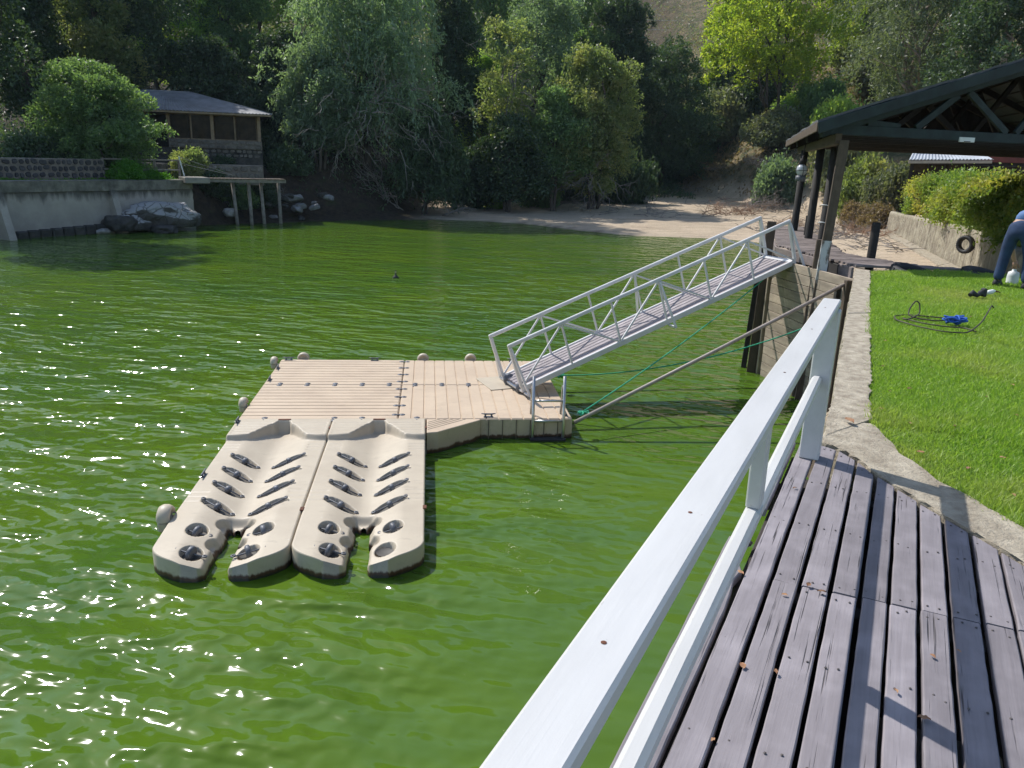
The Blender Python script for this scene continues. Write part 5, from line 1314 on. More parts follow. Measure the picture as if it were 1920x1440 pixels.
# ================================================================== VEGETATION
def leaves_mesh(name, C, Dv, S, asp=0.42, rng=RNG):
    """C centres, Dv leaf axis (unit), S lengths: one folded diamond of two triangles each"""
    n = len(C); side = np.cross(Dv, rng.normal(0, 1, (n, 3))); side /= np.linalg.norm(side, axis=1)[:, None] + 1e-9
    nr = np.cross(Dv, side)
    h = Dv * (S / 2)[:, None]; w = side * (S * asp / 2)[:, None]
    V = np.stack([C - h, C + w + nr * (S * 0.08)[:, None], C + h, C - w + nr * (S * 0.08)[:, None]], 1).reshape(-1, 3)
    return np_mesh(name, V, np.arange(4 * n).reshape(n, 4))
def unit(v): return v / (np.linalg.norm(v, axis=1)[:, None] + 1e-9)
def clump_leaves(clumps, per, k, size, rng, spread=0.22, droop=0.0, fill=0.35):
    """clumps: (centre, radii); per sprigs in each, k leaves in a sprig"""
    CC, DD, SS = [], [], []
    vols = np.array([r[0] * r[1] * r[2] for _, r in clumps]) ** 0.62; vols /= vols.mean()
    for (c, r), vv_ in zip(clumps, vols):
        m = max(4, int(per * vv_)); d = unit(rng.normal(0, 1, (m, 3)))
        d[:, 2] = np.where(d[:, 2] < -0.55, -d[:, 2], d[:, 2])
        rad = np.where(rng.uniform(0, 1, m) < fill, rng.uniform(0.35, 0.85, m), rng.uniform(0.85, 1.12, m))
        P = np.array(c) + d * rad[:, None] * np.array(r)
        Q = np.repeat(P, k, 0); dd = np.repeat(d, k, 0)
        loc = rng.normal(0, spread, (m * k, 3)); loc[:, 2] -= np.abs(rng.normal(0, droop, m * k))
        Q = Q + loc
        ax = unit(dd * 0.6 + rng.normal(0, 0.7, (m * k, 3)) + np.array([0, 0, -droop * 1.5]))
        CC.append(Q); DD.append(ax); SS.append(size * rng.uniform(0.6, 1.35, m * k))
    return np.concatenate(CC), np.concatenate(DD), np.concatenate(SS)
def strands(c, r, n, length, size, rng, per=26):
    """weeping shoots hanging from the upper shell of an ellipsoid"""
    d = unit(rng.normal(0, 1, (n, 3))); d[:, 2] = np.abs(d[:, 2]) * 0.9 - 0.15
    P = np.array(c) + unit(d) * np.array(r) * rng.uniform(0.55, 1.05, n)[:, None]
    L = length * rng.uniform(0.4, 1.2, n); out = d.copy(); out[:, 2] = 0; out = unit(out)
    t = np.linspace(0, 1, per)[None, :, None]
    pos = P[:, None] + out[:, None] * (L[:, None, None] * 0.28 * np.sqrt(t)) + np.array([0, 0, -1.0]) * (L[:, None, None] * t ** 1.35) + np.array([0, 0, 0.35]) * np.sin(np.pi * t) * 0.6
    pos = pos + rng.normal(0, 0.10, pos.shape)
    ax = unit((np.array([0, 0, -1.0]) + out * 0.35)[:, None].repeat(per, 1).reshape(-1, 3) + rng.normal(0, 0.35, (n * per, 3)))
    return pos.reshape(-1, 3), ax, size * rng.uniform(0.7, 1.3, n * per)
def crown_clumps(w, dpt, h, n, rng, base=0.0, shape='round'):
    out = []; n = int(n * 1.7); f1, f2 = rng.uniform(0, 6.28, 2)
    for i in range(n):
        t = min(0.99, max(0.0, (i + 0.5) / n + rng.normal(0, 0.05))); a = i * 2.39996 + rng.uniform(-0.5, 0.5)
        if shape == 'round': z = base + h * (0.12 + 0.80 * t); rr_ = math.sqrt(max(0.05, 1 - ((t - 0.42) / 0.62) ** 2))
        elif shape == 'cone': z = base + h * (0.05 + 0.90 * t); rr_ = 1.0 - 0.8 * t
        elif shape == 'column': z = base + h * (0.05 + 0.88 * t); rr_ = 0.85 if t < 0.75 else 0.55
        else: z = base + h * (0.25 + 0.65 * t); rr_ = math.sqrt(max(0.05, 1 - ((t - 0.55) / 0.6) ** 2))
        q = rr_ * math.sqrt(rng.uniform(0.10, 1.0)) * 0.76 * (1 + 0.20 * math.sin(2 * a + f1 + 3 * t) + 0.12 * math.sin(3 * a + f2))
        if rng.uniform() < 0.14: q *= 1.25
        s = rng.uniform(0.17, 0.31) * (0.75 + 0.35 * rr_)
        out.append(((w / 2 * q * math.cos(a), dpt / 2 * q * math.sin(a), z), (w / 2 * s * 1.25, dpt / 2 * s * 1.25, h * s * rng.uniform(0.30, 0.46))))
    return out
def branch_pts(a, b, rng, n=6, wob_=0.06, sag=0.0):
    a, b = np.array(a, float), np.array(b, float); L = np.linalg.norm(b - a); pts = []
    for i in range(n + 1):
        t = i / n; p = a + (b - a) * t + (rng.normal(0, wob_ * L, 3) * math.sin(math.pi * t)); p[2] += sag * L * math.sin(math.pi * t); pts.append(Vector(p))
    return pts
def trunk_mb(clumps, h0, r, rng, limbs=9, stems=1, lean=(0, 0), spread=0.0):
    k = MB(); tops = []
    for s_ in range(stems):
        bx = (rng.normal(0, 0.25) if stems > 1 else 0, rng.normal(0, 0.25) if stems > 1 else 0)
        tip = (bx[0] + lean[0] + rng.normal(0, spread), bx[1] + lean[1] + rng.normal(0, spread), h0)
        pts = branch_pts((bx[0], bx[1], -0.6), tip, rng, 8, 0.03); q = r / math.sqrt(stems)
        k.tube(pts, [q * (1.35 if i == 0 else 1.0 - 0.55 * i / 8) for i in range(9)], 9); tops.append(pts)
    idx = rng.permutation(len(clumps))[:limbs]
    for j in idx:
        c = np.array(clumps[j][0]); st = tops[rng.integers(0, len(tops))]
        p = st[min(8, max(2, int(8 * min(1, max(0.25, (c[2] - 0.25 * h0) / h0)))))]
        pts = branch_pts(p, c, rng, 5, 0.07, 0.05); k.tube(pts, [r * 0.42, r * 0.34, r * 0.26, r * 0.18, r * 0.11, r * 0.05], 6)
    return k
def twigs_mb(n, c, r, length, rng, rad=0.03, down=-0.4, gen=2):
    """bare grey branching shoots"""
    k = MB()
    for i in range(n):
        d = unit(rng.normal(0, 1, (1, 3)))[0]; a = np.array(c) + d * np.array(r) * rng.uniform(0.2, 1.0); L = length * rng.uniform(0.5, 1.3)
        dr = d * 0.8 + np.array([0, 0, down]) + rng.normal(0, 0.4, 3); dr /= np.linalg.norm(dr); b = a + dr * L
        pts = branch_pts(a, b, rng, 5, 0.08); k.tube(pts, [rad, rad * 0.85, rad * 0.7, rad * 0.55, rad * 0.4, rad * 0.2], 4, cap=False)
        for g_ in range(gen + 2):
            q = pts[rng.integers(1, 5)]; e = dr + rng.normal(0, 0.65, 3); e /= np.linalg.norm(e)
            k.tube(branch_pts(q, np.array(q) + e * L * rng.uniform(0.25, 0.6), rng, 3, 0.08), [rad * 0.5, rad * 0.38, rad * 0.25, rad * 0.12], 3, cap=False)
    return k
LM = {
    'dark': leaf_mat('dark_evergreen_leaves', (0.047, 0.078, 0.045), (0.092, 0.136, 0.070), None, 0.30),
    'blue': leaf_mat('blue_green_needles', (0.073, 0.145, 0.118), (0.133, 0.230, 0.174), None, 0.35),
    'mid': leaf_mat('mid_green_leaves', (0.103, 0.163, 0.080), (0.204, 0.281, 0.140), (0.153, 0.223, 0.117), 0.52),
    'willow': leaf_mat('grey_green_willow_leaves', (0.133, 0.189, 0.135), (0.238, 0.304, 0.224), (0.171, 0.222, 0.165), 0.50),
    'olive': leaf_mat('olive_green_leaves', (0.133, 0.181, 0.078), (0.251, 0.278, 0.135), (0.322, 0.304, 0.151), 0.52),
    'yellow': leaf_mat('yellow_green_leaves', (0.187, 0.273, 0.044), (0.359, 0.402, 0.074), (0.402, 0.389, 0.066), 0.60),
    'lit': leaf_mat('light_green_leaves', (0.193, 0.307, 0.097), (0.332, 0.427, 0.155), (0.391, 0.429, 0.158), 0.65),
    'euca': leaf_mat('eucalyptus_leaves', (0.124, 0.158, 0.098), (0.220, 0.245, 0.155), None, 0.35),
    'shrub': leaf_mat('grey_green_shrub_leaves', (0.138, 0.163, 0.103), (0.227, 0.235, 0.158), (0.212, 0.187, 0.112), 0.35),
    'dryshrub': leaf_mat('dry_brown_shrub_leaves', (0.216, 0.151, 0.099), (0.317, 0.230, 0.149), None, 0.30),
    'hedge': leaf_mat('hedge_leaves', (0.123, 0.207, 0.048), (0.265, 0.314, 0.078), (0.443, 0.382, 0.100), 0.40),
    'fresh': leaf_mat('fresh_green_leaves', (0.072, 0.204, 0.021), (0.132, 0.300, 0.034), None, 0.50),
}
def ground_at(px, Y, z=None):
    p = aty(px, 300, Y); return Vector((p.x, Y, hz(p.x, Y) if z is None else z))
def add_tree(px, Y, w, h, kind, label, name='tree', shape='round', base=0.15, n=26, per=70, k=14, size=0.22, trunk=0.22, bark='bark', stems=1, droop=0.0, spread=0.26,
             asp=0.42, strand=0, strand_len=4.0, twig=None, seed=0, lean=(0, 0), z=None, dp=None, group='trees around the lake', cat='tree', limbs=10, fill=0.35):
    rng = np.random.default_rng(1000 + seed); p = ground_at(px, Y, z)
    t = thing(name, label, cat, group, loc=p)
    size *= 1.22; per = int(per * 0.78); asp *= 1.12; spread *= 0.68; fill *= 0.75
    cl = crown_clumps(w, dp or w * 0.8, h * (1 - base), n, rng, h * base, shape)
    cl = [((c[0] + lean[0] * c[2] / h, c[1] + lean[1] * c[2] / h, c[2]), r) for c, r in cl]
    C, Dv, S = clump_leaves(cl, per, k, size, rng, spread, droop, fill)
    if strand:
        for c, r in cl[len(cl) // 4:]:
            a = strands(c, r, max(3, strand // len(cl)), strand_len, size * 1.2, rng); C = np.concatenate([C, a[0]]); Dv = np.concatenate([Dv, a[1]]); S = np.concatenate([S, a[2]])
        keep = C[:, 2] > 0.1; C, Dv, S = C[keep], Dv[keep], S[keep]
    link('crown', leaves_mesh('crown', C, Dv, S, asp, rng), LM[kind], t)
    trunk_mb(cl, h * 0.72, trunk, rng, limbs, stems, lean, 0.5 if stems > 1 else 0.1).build('trunk', M[bark], t)
    if twig:
        m, c, r, L, rad = twig; twigs_mb(m, c, r, L, rng, rad).build('dead_branches', M['dead_wood'], t)
    return t

# left group
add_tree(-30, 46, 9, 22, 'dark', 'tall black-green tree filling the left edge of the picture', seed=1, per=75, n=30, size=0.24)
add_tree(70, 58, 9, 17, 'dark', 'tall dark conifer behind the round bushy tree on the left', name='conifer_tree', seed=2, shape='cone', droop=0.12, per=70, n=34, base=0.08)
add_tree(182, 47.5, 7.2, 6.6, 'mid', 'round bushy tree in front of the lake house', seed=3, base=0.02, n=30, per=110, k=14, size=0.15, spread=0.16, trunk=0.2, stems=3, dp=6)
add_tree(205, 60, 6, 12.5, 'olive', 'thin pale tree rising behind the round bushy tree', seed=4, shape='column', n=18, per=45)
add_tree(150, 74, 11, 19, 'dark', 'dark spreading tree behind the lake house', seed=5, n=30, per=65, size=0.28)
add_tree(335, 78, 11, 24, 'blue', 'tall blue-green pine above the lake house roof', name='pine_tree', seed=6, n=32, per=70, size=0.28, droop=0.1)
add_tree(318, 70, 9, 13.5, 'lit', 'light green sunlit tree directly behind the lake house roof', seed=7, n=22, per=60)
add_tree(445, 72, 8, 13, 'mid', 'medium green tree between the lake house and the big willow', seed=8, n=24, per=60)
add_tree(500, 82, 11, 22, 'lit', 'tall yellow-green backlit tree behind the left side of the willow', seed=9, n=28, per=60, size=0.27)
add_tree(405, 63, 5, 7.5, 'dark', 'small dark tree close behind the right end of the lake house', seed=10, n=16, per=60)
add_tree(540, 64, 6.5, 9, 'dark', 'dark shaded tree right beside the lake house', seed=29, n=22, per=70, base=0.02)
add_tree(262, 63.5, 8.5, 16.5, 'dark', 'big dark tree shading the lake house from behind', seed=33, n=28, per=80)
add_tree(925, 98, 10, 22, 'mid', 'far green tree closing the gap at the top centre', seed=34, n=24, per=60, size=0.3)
# the big willow
add_tree(690, 62.5, 13.5, 15.0, 'willow', 'huge grey-green weeping willow leaning over the far shore', name='willow_tree', seed=11, n=34, per=60, k=14, size=0.24, asp=0.3, strand=520, strand_len=4.6, trunk=0.5,
         stems=4, base=0.06, dp=9, twig=(60, (0.5, -3.2, 4.5), (5, 2.2, 3.5), 3.0, 0.035), droop=0.1)
add_tree(600, 60.5, 6.5, 8.5, 'willow', 'lower drooping willow at the left foot of the huge willow', name='willow_tree', seed=12, n=20, per=55, size=0.22, asp=0.3, strand=200, strand_len=3.2, base=0.02, stems=3, dp=5)
add_tree(800, 62.5, 6.0, 8.5, 'dark', 'dark drooping tree at the right foot of the huge willow', name='willow_tree', seed=13, n=20, per=55, size=0.22, asp=0.3, strand=200, strand_len=3.5, base=0.02, stems=3, dp=5)
# centre
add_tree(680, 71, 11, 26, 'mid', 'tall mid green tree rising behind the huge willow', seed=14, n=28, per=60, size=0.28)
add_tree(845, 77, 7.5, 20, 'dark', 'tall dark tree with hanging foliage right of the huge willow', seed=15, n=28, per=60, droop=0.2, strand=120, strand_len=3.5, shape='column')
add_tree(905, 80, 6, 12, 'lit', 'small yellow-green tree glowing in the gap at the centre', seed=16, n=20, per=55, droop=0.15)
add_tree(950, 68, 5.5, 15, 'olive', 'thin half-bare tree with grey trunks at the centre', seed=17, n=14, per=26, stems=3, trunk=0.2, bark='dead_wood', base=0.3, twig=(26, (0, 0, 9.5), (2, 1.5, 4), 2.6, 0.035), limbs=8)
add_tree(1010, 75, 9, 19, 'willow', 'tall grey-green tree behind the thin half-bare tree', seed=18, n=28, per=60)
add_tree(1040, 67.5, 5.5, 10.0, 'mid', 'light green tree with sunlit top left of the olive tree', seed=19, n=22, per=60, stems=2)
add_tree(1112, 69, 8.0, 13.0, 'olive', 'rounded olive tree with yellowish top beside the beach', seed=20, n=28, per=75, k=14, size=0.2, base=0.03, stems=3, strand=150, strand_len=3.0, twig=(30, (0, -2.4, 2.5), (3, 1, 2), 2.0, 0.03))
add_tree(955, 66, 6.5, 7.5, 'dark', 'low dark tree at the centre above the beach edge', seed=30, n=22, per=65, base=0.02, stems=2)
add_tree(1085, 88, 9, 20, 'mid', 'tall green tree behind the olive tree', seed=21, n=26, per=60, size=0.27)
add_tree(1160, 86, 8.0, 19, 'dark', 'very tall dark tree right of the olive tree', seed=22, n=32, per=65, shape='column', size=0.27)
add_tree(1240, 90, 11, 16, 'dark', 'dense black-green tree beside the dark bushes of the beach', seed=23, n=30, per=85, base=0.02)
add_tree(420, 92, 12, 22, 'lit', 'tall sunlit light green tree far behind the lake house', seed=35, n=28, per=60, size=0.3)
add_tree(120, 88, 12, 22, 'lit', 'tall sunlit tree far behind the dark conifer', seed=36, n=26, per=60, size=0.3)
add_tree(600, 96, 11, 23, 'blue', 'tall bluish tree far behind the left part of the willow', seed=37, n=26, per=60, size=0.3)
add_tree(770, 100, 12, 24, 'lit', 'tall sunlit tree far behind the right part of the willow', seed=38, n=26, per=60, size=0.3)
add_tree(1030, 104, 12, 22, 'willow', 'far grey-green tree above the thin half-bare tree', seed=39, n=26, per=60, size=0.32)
# right
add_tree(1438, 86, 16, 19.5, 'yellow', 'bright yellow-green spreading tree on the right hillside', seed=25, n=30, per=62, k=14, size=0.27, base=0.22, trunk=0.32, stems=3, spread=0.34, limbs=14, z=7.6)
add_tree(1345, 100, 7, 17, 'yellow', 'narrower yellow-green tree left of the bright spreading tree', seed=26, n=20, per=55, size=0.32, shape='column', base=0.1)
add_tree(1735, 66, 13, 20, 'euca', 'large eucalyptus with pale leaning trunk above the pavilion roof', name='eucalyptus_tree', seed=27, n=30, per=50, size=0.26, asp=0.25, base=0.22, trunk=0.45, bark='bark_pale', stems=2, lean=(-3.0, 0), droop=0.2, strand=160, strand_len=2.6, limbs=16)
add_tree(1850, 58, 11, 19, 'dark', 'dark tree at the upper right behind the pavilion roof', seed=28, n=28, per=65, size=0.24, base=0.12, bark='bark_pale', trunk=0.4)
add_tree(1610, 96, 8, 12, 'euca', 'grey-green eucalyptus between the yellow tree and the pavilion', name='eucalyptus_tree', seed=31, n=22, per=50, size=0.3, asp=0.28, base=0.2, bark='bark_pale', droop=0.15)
# ------------------------------------------------------------------ SHRUBS
SH = {}
def shrub_proto(kind, seed, n=9, per=60, k=12, size=0.17, asp=0.42):
    key = (kind, seed)
    if key not in SH:
        rng = np.random.default_rng(5000 + seed); cl = crown_clumps(2.0, 2.0, 1.0, n, rng, 0.0)
        C, Dv, S = clump_leaves(cl, per, k, size, rng, 0.11, 0, 0.3); C[:, 2] = np.maximum(C[:, 2], 0.01)
        me = leaves_mesh('foliage', C, Dv, S, asp, rng); me.materials.append(LM[kind])
        kk = twigs_mb(7, (0, 0, 0.15), (0.5, 0.5, 0.15), 0.7, rng, 0.02, 0.9); bmesh.ops.recalc_face_normals(kk.bm, faces=kk.bm.faces); st = bpy.data.meshes.new('stems'); kk.bm.to_mesh(st); kk.bm.free(); st.materials.append(M['bark'])
        SH[key] = (me, st)
    return SH[key]
def shrub(p, w, h, kind, seed, label, group, name='shrub', rz=None, dp=None):
    me, st = shrub_proto(kind, seed % 3, 14, 110, 14, 0.075, 0.5) if kind == 'hedge' else shrub_proto(kind, seed % 3, 10, 80, 13, 0.12)
    t = thing(name, label, 'shrub', group, loc=p, rz=seed * 1.7 if rz is None else rz)
    for nm, m_ in (('foliage', me), ('stems', st)):
        o = link(nm, m_, None, t); o.scale = (w / 2, (dp or w) / 2, h)
    return t
def shrub_px(px, Y, w, h, kind, seed, label, group=None, z=None): return shrub(ground_at(px, Y, z), w, h, kind, seed, label, group)
# dark bushes at the back of the beach
for i, (px, Y, w, h, kd, lab) in enumerate([
    (1310, 97, 7, 5.8, 'mid', 'rounded green bush at the back of the beach below the dense dark tree'),
    (1365, 99, 7, 5.0, 'dark', 'dark bush in the middle of the back of the beach'),
    (1415, 95, 6, 4.2, 'dark', 'low dark bush right at the back of the beach'),
    (1265, 95, 6, 4.0, 'dark', 'low black bush under the dense dark tree'),
    (1462, 74, 4.5, 3.8, 'willow', 'silvery green bush left of the pavilion lantern'),
    (1390, 108, 8, 6.0, 'olive', 'olive bush just above the dark beach bushes'),
    (1180, 75, 4.5, 4.0, 'dark', 'dark bush at the foot of the olive tree'),
    (1010, 71, 4.0, 3.2, 'mid', 'green bush at the beach edge under the light green tree'),
    (880, 68, 4.5, 4.0, 'dark', 'dark bush between the huge willow and the centre trees'),
    (925, 69, 2.4, 2.6, 'lit', 'small yellowish bush lit by the sun at the centre'),
    (1345, 96, 7, 5.0, 'shrub', 'grey-green bush halfway up below the narrower yellow tree'),
    (1400, 98, 7, 5.5, 'shrub', 'grey-green bush left of the yellow tree trunk'),
    (1480, 88, 5, 3.0, 'lit', 'light green bush right of the yellow tree trunk'),
    (1455, 84, 6, 3.2, 'shrub', 'wide pale bush below the yellow tree trunk'),
    (1525, 86, 6, 4.0, 'mid', 'green bush right of the yellow tree on the slope'),
    (1590, 70, 5, 4.5, 'shrub', 'grey-green bush seen between the pavilion posts'),
    (1640, 64, 5, 4.2, 'olive', 'olive bush under the pavilion roof left of the hedge'),
    (1690, 60, 4.5, 3.6, 'shrub', 'grey bush close left of the garden building'),
    (1560, 78, 5, 4.5, 'lit', 'pale green bush behind the second round pavilion post'),
    (1665, 53, 2.6, 1.7, 'dryshrub', 'dry brown bush on the bank left of the hedge'),
    (1620, 56, 2.4, 1.6, 'dryshrub', 'small dry bush on the bank behind the pavilion posts'),
    (1580, 100, 8, 5, 'olive', 'bush on the dry slope right of the yellow tree'),
    (1650, 88, 8, 6, 'shrub', 'big grey-green bush on the dry slope below the eucalyptus'),
    (1700, 80, 7, 5, 'mid', 'green bush on the slope right of the dry grass patch'),
    (1065, 77, 5, 3.4, 'dark', 'dark bush behind the trunk of the light green tree'),
    (1130, 78, 5, 3.6, 'dark', 'dark bush right behind the olive tree trunk'),
    (1218, 92, 6, 4.0, 'dark', 'dark bush at the left back corner of the beach'),
    (480, 60, 3.5, 2.2, 'dark', 'dark bush on the bank right below the lake house'),
    (540, 58.5, 3.0, 1.8, 'dark', 'dark bush low on the bank left of the willow'),
    (355, 51.2, 2.6, 1.7, 'olive', 'olive bush on the bank below the left end of the parapet'),
    (400, 52.0, 2.6, 1.5, 'dark', 'dark bush on the bank under the middle of the parapet'),
    (440, 53.0, 2.8, 1.6, 'mid', 'green bush on the bank under the right half of the parapet'),
    (478, 54.2, 2.6, 1.5, 'dark', 'dark bush at the right corner of the lake house base'),
    (560, 66, 4.5, 4.5, 'dark', 'dark bush right of the lake house under the willow'),
    (60, 45.5, 3.5, 2.2, 'dark', 'dark bush on the terrace at the far left'),
    (420, 55.0, 1.8, 1.2, 'dark', 'small dark bush growing against the lake house parapet'),
    (285, 47.6, 1.6, 0.9, 'fresh', 'bright green low bush on the terrace behind the shore wall'),
    (235, 46.2, 1.8, 1.1, 'fresh', 'fresh green weeds left of the rail fence on the terrace'),
    (318, 48.3, 1.2, 0.8, 'fresh', 'small bright green tuft near the small jetty landing'),
]):
    shrub_px(px, Y, w, h, kd, i, lab, 'shrubs along the shore')
# hedge on top of the ribbed wall
for i, (y, w, h, kd, lab) in enumerate([(44.5, 3.2, 1.75, 'hedge', 'leftmost and smallest yellow-green hedge shrub on the wall'), (41.0, 3.4, 2.05, 'hedge', 'second hedge shrub from the left on the ribbed wall'),
        (37.2, 3.6, 2.1, 'hedge', 'hedge shrub below the pale awning of the garden building'), (33.3, 3.6, 2.05, 'hedge', 'hedge shrub directly above and left of the hung tyre'),
        (29.6, 3.5, 1.95, 'hedge', 'hedge shrub above the hung tyre'), (26.0, 3.3, 1.9, 'hedge', 'hedge shrub right of the hung tyre'), (22.6, 3.0, 1.85, 'hedge', 'rightmost hedge shrub above the bending person')]):
    x = float(np.interp(y, [16.3, 19.5, 30.0, 47.0, 50.0], [11.0, 12.4, 17.0, 22.2, 23.2])) + 1.45
    shrub(Vector((x, y, 2.35)), w, h, kd, 100 + i, lab, 'hedge shrubs on the ribbed wall', name='hedge_shrub')
# scrub on the far hill: countable only nearby, one mass in the distance
rng = np.random.default_rng(77); me = shrub_proto('shrub', 0)[0]
pts = []
while len(pts) < 1300:
    y = 105 + 235 * rng.uniform(0, 1) ** 1.3; az = rng.uniform(-0.62, 0.66); x = y * math.tan(az)
    pts.append((x, y))
V0 = np.zeros(len(me.vertices) * 3, np.float32); me.vertices.foreach_get('co', V0); V0 = V0.reshape(-1, 4, 3)
VV = []
for (x, y) in pts:
    sel = V0[rng.choice(len(V0), 330)]; w = rng.uniform(4, 9.0); h = rng.uniform(2.0, 5.5); c = sel.mean(1, keepdims=True)
    q = (c + (sel - c) * (0.35 + 0)) * np.array([w / 2, w / 2, h]); q = c * np.array([w / 2, w / 2, h]) + (sel - c) * rng.uniform(2.0, 2.8)
    a = rng.uniform(0, 6.28); ca, sa = math.cos(a), math.sin(a)
    q = np.stack([q[..., 0] * ca - q[..., 1] * sa, q[..., 0] * sa + q[..., 1] * ca, q[..., 2]], -1) + np.array([x, y, hz(x, y) - 0.2]); VV.append(q.reshape(-1, 3))
VV = np.concatenate(VV)
tag(link('hillside_scrub', np_mesh('hillside_scrub', VV, np.arange(len(VV)).reshape(-1, 4)), LM['shrub']), 'grey-green scrub scattered over the far hillside', 'scrub', kind='stuff')
# low ground cover under the trees
def cover(name, n, xr, yr, size, mat, test, seed, label, hgt=0.5):
    rng = np.random.default_rng(seed); x = rng.uniform(*xr, n * 3); y = rng.uniform(*yr, n * 3); z = height(x, y); d = poly_sd(x, y, LAKE); ok = test(x, y, z, d); x, y, z = x[ok][:n], y[ok][:n], z[ok][:n]
    pat = wob(x, y, 1.8); keep = pat + rng.normal(0, 0.3, len(x)) > -0.1; x, y, z = x[keep], y[keep], z[keep]
    C = np.column_stack([x, y, z + rng.uniform(0, hgt, len(x)) * np.clip(0.6 + wob(x, y, 1.8), 0.2, 1.4)]); Dv = unit(rng.normal(0, 0.6, (len(x), 3)) + np.array([0, 0, 0.8]))
    tag(link(name, leaves_mesh(name, C, Dv, size * rng.uniform(0.6, 1.4, len(x)), 0.35, rng), mat), label, 'undergrowth', kind='stuff')
cover('undergrowth', 60000, (-48, 18), (46, 95), 0.30, LM['dark'], lambda x, y, z, d: (d > 3) & (z > 1.25) & ((x < -9) | (d > 24)) & ~((x > -29) & (x < -16) & (y > 52) & (y < 61)), 5, 'dark undergrowth below the shore trees', 0.8)
cover('dry_grass', 60000, (14, 75), (50, 130), 0.42, LM['dryshrub'], lambda x, y, z, d: (d > 8) & (z > 1.6), 6, 'dry brown grass on the right hillside', 0.35)
cover('terrace_grass', 9000, (-33, -19), (28, 50), 0.22, LM['fresh'], lambda x, y, z, d: (d > 1.3) & (d < 2.2) & (z < 3.2), 7, 'thin grass on the left terrace', 0.15)

# ------------------------------------------------------------------ DRIFTWOOD
def dead_branch(px, py, z, L, seed, label, group, rad=0.05, n=1, up=0.25, az=None, mat='dead_wood', spread=0.1, Y=None):
    rng = np.random.default_rng(900 + seed); p = onz(px, py, z) if Y is None else ground_at(px, Y); k = MB(); a0 = rng.uniform(0, 6.28) if az is None else az
    for j in range(n):
        a = a0 + rng.normal(0, 0.5); d = np.array([math.cos(a), math.sin(a), up + rng.normal(0, 0.1)]); s = np.array([rng.normal(0, spread), rng.normal(0, spread), 0.05])
        if spread > 0.3: a = rng.uniform(0, 6.28); d = np.array([math.cos(a), math.sin(a), abs(rng.normal(0, up))])
        pts = branch_pts(s - d * L * 0.15, s + d * L * 0.85, rng, 7, 0.07); k.tube(pts, [rad * (1 - 0.8 * i / 7) for i in range(8)], 6)
        for g_ in range(9):
            q = pts[rng.integers(2, 7)]; e = d + rng.normal(0, 0.65, 3); e /= np.linalg.norm(e); e[2] = abs(e[2]) * 0.8
            b = branch_pts(q, np.array(q) + e * L * rng.uniform(0.15, 0.45), rng, 4, 0.1); k.tube(b, [rad * 0.45 * (1 - 0.75 * i / 4) for i in range(5)], 4, cap=False)
            for h_ in range(2):
                q2 = b[rng.integers(1, 4)]; e2 = e + rng.normal(0, 0.6, 3); e2 /= np.linalg.norm(e2); k.tube(branch_pts(q2, np.array(q2) + e2 * L * rng.uniform(0.08, 0.2), rng, 2, 0.1), [rad * 0.2, rad * 0.14, rad * 0.07], 3, cap=False)
    o = k.build('dead_branch' if spread < 0.3 else 'brush_heap', M[mat]); o.location = (p.x, p.y, max(z if Y is None else -1, hz(p.x, p.y)) + 0.03); tag(o, label, 'branch', group)
G = 'dead branches along the shore'
for i, (px, py, z, L, n, up, az, lab) in enumerate([
    (745, 398, 0.3, 3.6, 5, 0.9, 3.6, 'spray of bare pale branches hanging to the water below the willow'),
    (790, 392, 0.4, 3.8, 4, 0.45, 5.6, 'bleached fallen branches reaching right from the willow to the beach'),
    (720, 392, 0.5, 3.0, 4, 1.2, 4.6, 'upright bare branches at the waterline left of the hanging spray'),
    (840, 404, 0.25, 2.6, 3, 0.2, 5.8, 'flat bleached branches on the beach right of the willow'),
    (1010, 385, 0.7, 4.2, 3, 0.35, 2.6, 'long dead branch leaning at the beach edge under the light green tree'),
    (1045, 388, 0.6, 2.6, 3, 0.2, 0.5, 'small fan of twigs on the beach edge near the olive tree'),
    (1215, 402, 0.6, 1.3, 5, 0.9, 1.0, 'little dead stump with spiky twigs out on the sand'),
    (1200, 407, 0.5, 3.0, 1, 0.06, 6.0, 'dark thin branch lying flat on the open sand'),
    (1320, 358, 1.7, 5.0, 4, 0.2, 0.1, 'driftwood tangle at the back of the beach on the left'),
    (1385, 356, 1.8, 5.0, 5, 0.25, 3.0, 'driftwood tangle at the back of the beach in the middle'),
    (1265, 362, 1.5, 4.5, 3, 0.15, 3.1, 'driftwood line under the dark bushes of the beach'),
    (1440, 384, 1.0, 3.5, 6, 0.35, 2.5, 'big brushwood heap left of the pavilion posts'),
    (1400, 396, 0.9, 3.0, 6, 0.4, 0.4, 'rusty brushwood heap on the sand above the gangway top'),
    (1475, 392, 0.9, 2.8, 5, 0.3, 1.6, 'brushwood heap partly hidden by the pavilion posts'),
    (1600, 400, 1.0, 2.4, 4, 0.2, 2.0, 'pale dry branches on the bank behind the main pavilion post'),
    (1650, 410, 1.0, 2.2, 4, 0.2, 0.6, 'pale dry branches beside the far end of the ribbed wall'),
    (560, 390, 0.8, 2.2, 3, 0.5, 4.0, 'thin bare branches on the dark bank right of the jetty'),
    (480, 392, 0.7, 1.8, 2, 0.3, 0.6, 'bleached sticks lying behind the jetty posts'),
]): dead_branch(px, py, z, L, i, lab, G, 0.045 if L > 2.5 else 0.03, n, up, az)
M['brush_red'] = pmat('rusty_dry_brush', (0.24, 0.135, 0.08), (0.33, 0.23, 0.16), 3, 0.9, 0.3, 18)
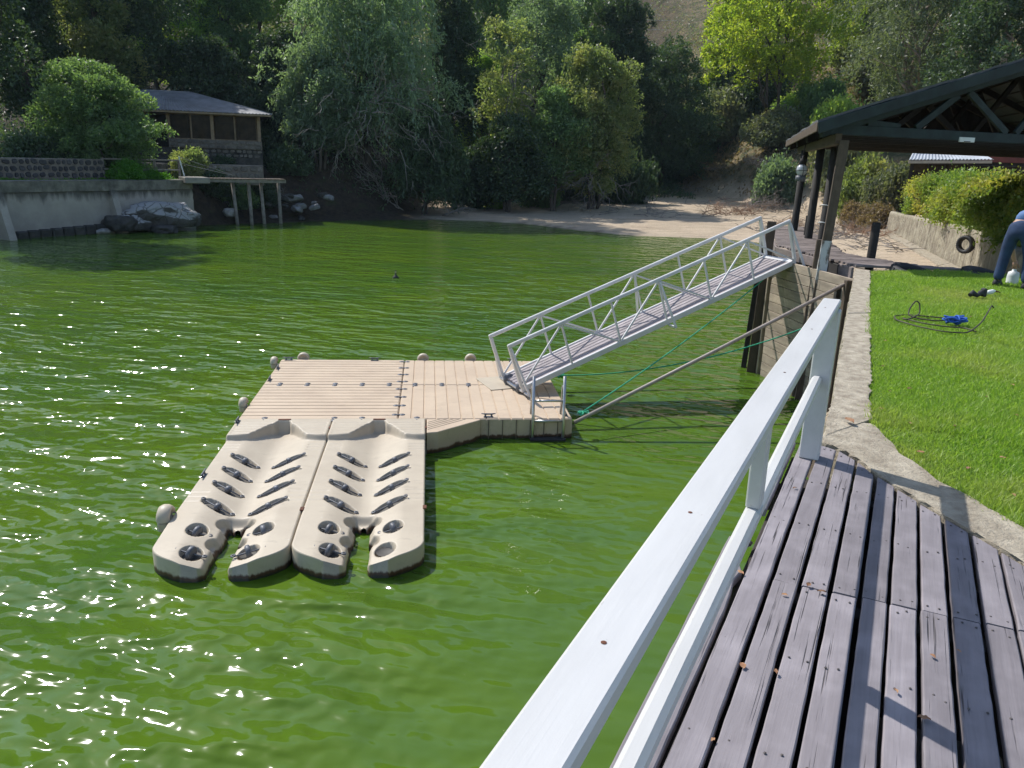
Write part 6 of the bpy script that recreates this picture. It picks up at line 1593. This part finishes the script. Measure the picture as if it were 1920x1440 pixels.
for i, (px, Y, L, n, sp, mt, lab) in enumerate([
    (1395, 66, 2.2, 26, 1.3, 'brush_red', 'reddish brush heap on the sand just above the gangway top'),
    (1450, 70, 2.2, 26, 1.5, 'dead_wood', 'grey brush heap behind the reddish one'),
    (1490, 58, 1.8, 18, 1.0, 'brush_red', 'reddish brush heap seen between the round pavilion posts'),
    (1575, 52, 1.8, 18, 1.0, 'dead_wood', 'grey brush heap right of the leaning pavilion post'),
    (1625, 46, 1.6, 16, 0.9, 'brush_red', 'small rusty brush heap in the middle of the dry slip'),
    (1655, 50, 1.6, 18, 0.9, 'dead_wood', 'grey brush heap at the far end of the ribbed wall'),
    (1330, 92, 2.6, 24, 1.8, 'dead_wood', 'long grey brush heap at the back of the beach'),
    (1255, 88, 2.4, 20, 1.5, 'dead_wood', 'grey brush heap in the left back corner of the beach'),
]): dead_branch(px, 0, 0, L, 60 + i, lab, 'brush heaps on the dry lake bed', 0.028, n, 0.32, None, mt, sp, Y)
# short stakes of an old fence at the beach edge
for i, (px, py, h) in enumerate([(925, 365, 1.1), (968, 366, 1.0), (1062, 362, 0.8), (1136, 358, 0.8), (1175, 357, 0.8)]):
    p = onz(px, py, 1.0); o = wbeam('stake', p + Vector((0, 0, -0.5)), p + Vector((0.05, 0, h)), 0.3, 0.16, M['dead_wood'], None, up=(0, 1, 0))
    tag(o, ('leftmost', 'second from left', 'middle', 'fourth from left', 'rightmost')[i] + ' of the five short timber stakes along the back of the beach', 'stake', 'old stakes along the beach edge')
# loose sticks and flotsam on the dry slip and beach
def litter(name, n, xr, yr, test, seed, label, Lr=(0.3, 1.3)):
    rng = np.random.default_rng(seed); k = MB(); c = 0
    while c < n:
        x, y = rng.uniform(*xr), rng.uniform(*yr)
        if not test(x, y): continue
        z = hz(x, y); L = rng.uniform(*Lr); a = rng.uniform(0, 6.28); d = Vector((math.cos(a), math.sin(a), rng.uniform(0, 0.25))) * L
        p = Vector((x, y, z + 0.02)); r_ = rng.uniform(0.012, 0.03); m_ = p + d * 0.5 + Vector(rng.normal(0, 0.08, 3) * L)
        k.tube([p, m_, p + d], [r_, r_ * 0.8, r_ * 0.4], 4, cap=False); c += 1
    tag(k.build(name, M['dead_wood']), label, 'sticks', kind='stuff')
litter('slip_litter', 520, (8.0, 24.0), (24.0, 58.0), lambda x, y: hedge_side(np.array(x), np.array(y)) < -0.9 and x > float(np.interp(y, [14, 25, 50], [8.2, 9.6, 16.5])) and (math.sin(x * 1.1) + math.sin(y * 0.7) > -0.3), 61, 'pale sticks scattered over the dry slip')
litter('beach_litter', 420, (-3.0, 32.0), (57.0, 100.0), lambda x, y: float(poly_sd(np.array([x]), np.array([y]), LAKE)[0]) > 9 + 3 * math.sin(x * 0.9), 62, 'grey sticks scattered along the back of the beach', (0.5, 2.0))
# overhead wires crossing below the far hill
for i, (za, zb, lab) in enumerate([(30.0, 32.0, 'upper thin overhead wire across the far hillside'), (28.6, 30.4, 'lower thin overhead wire across the far hillside')]):
    k = MB(); k.tube([(-10 + 100 * t, 150 - 20 * t, za + (zb - za) * t - 3.2 * 4 * t * (1 - t)) for t in np.linspace(0, 1, 30)], 0.03, 4)
    tag(k.build('overhead_wire', M['galv']), lab, 'wire')

# ------------------------------------------------------------------ HAZE
hm = bpy.data.materials.new('thin_blue_haze'); hm.use_nodes = True; hn_ = hm.node_tree
for n_ in list(hn_.nodes):
    if n_.type != 'OUTPUT_MATERIAL': hn_.nodes.remove(n_)
pvn = hn_.nodes.new('ShaderNodeVolumePrincipled'); pvn.inputs['Color'].default_value = (0.60, 0.80, 1.0, 1); pvn.inputs['Density'].default_value = 0.00015; pvn.inputs['Anisotropy'].default_value = 0.2; pvn.inputs['Density Attribute'].default_value = ''; hm.cycles.homogeneous_volume = True
hn_.links.new(pvn.outputs[0], hn_.nodes['Material Output'].inputs['Volume'])
k = MB(); k.box((0, 215, float(GZ.max()) / 2 + 12), (760, 560, float(GZ.max()) + 34)); tag(k.build('haze', hm), 'thin bluish haze over the lake and hillside', 'haze', kind='stuff')
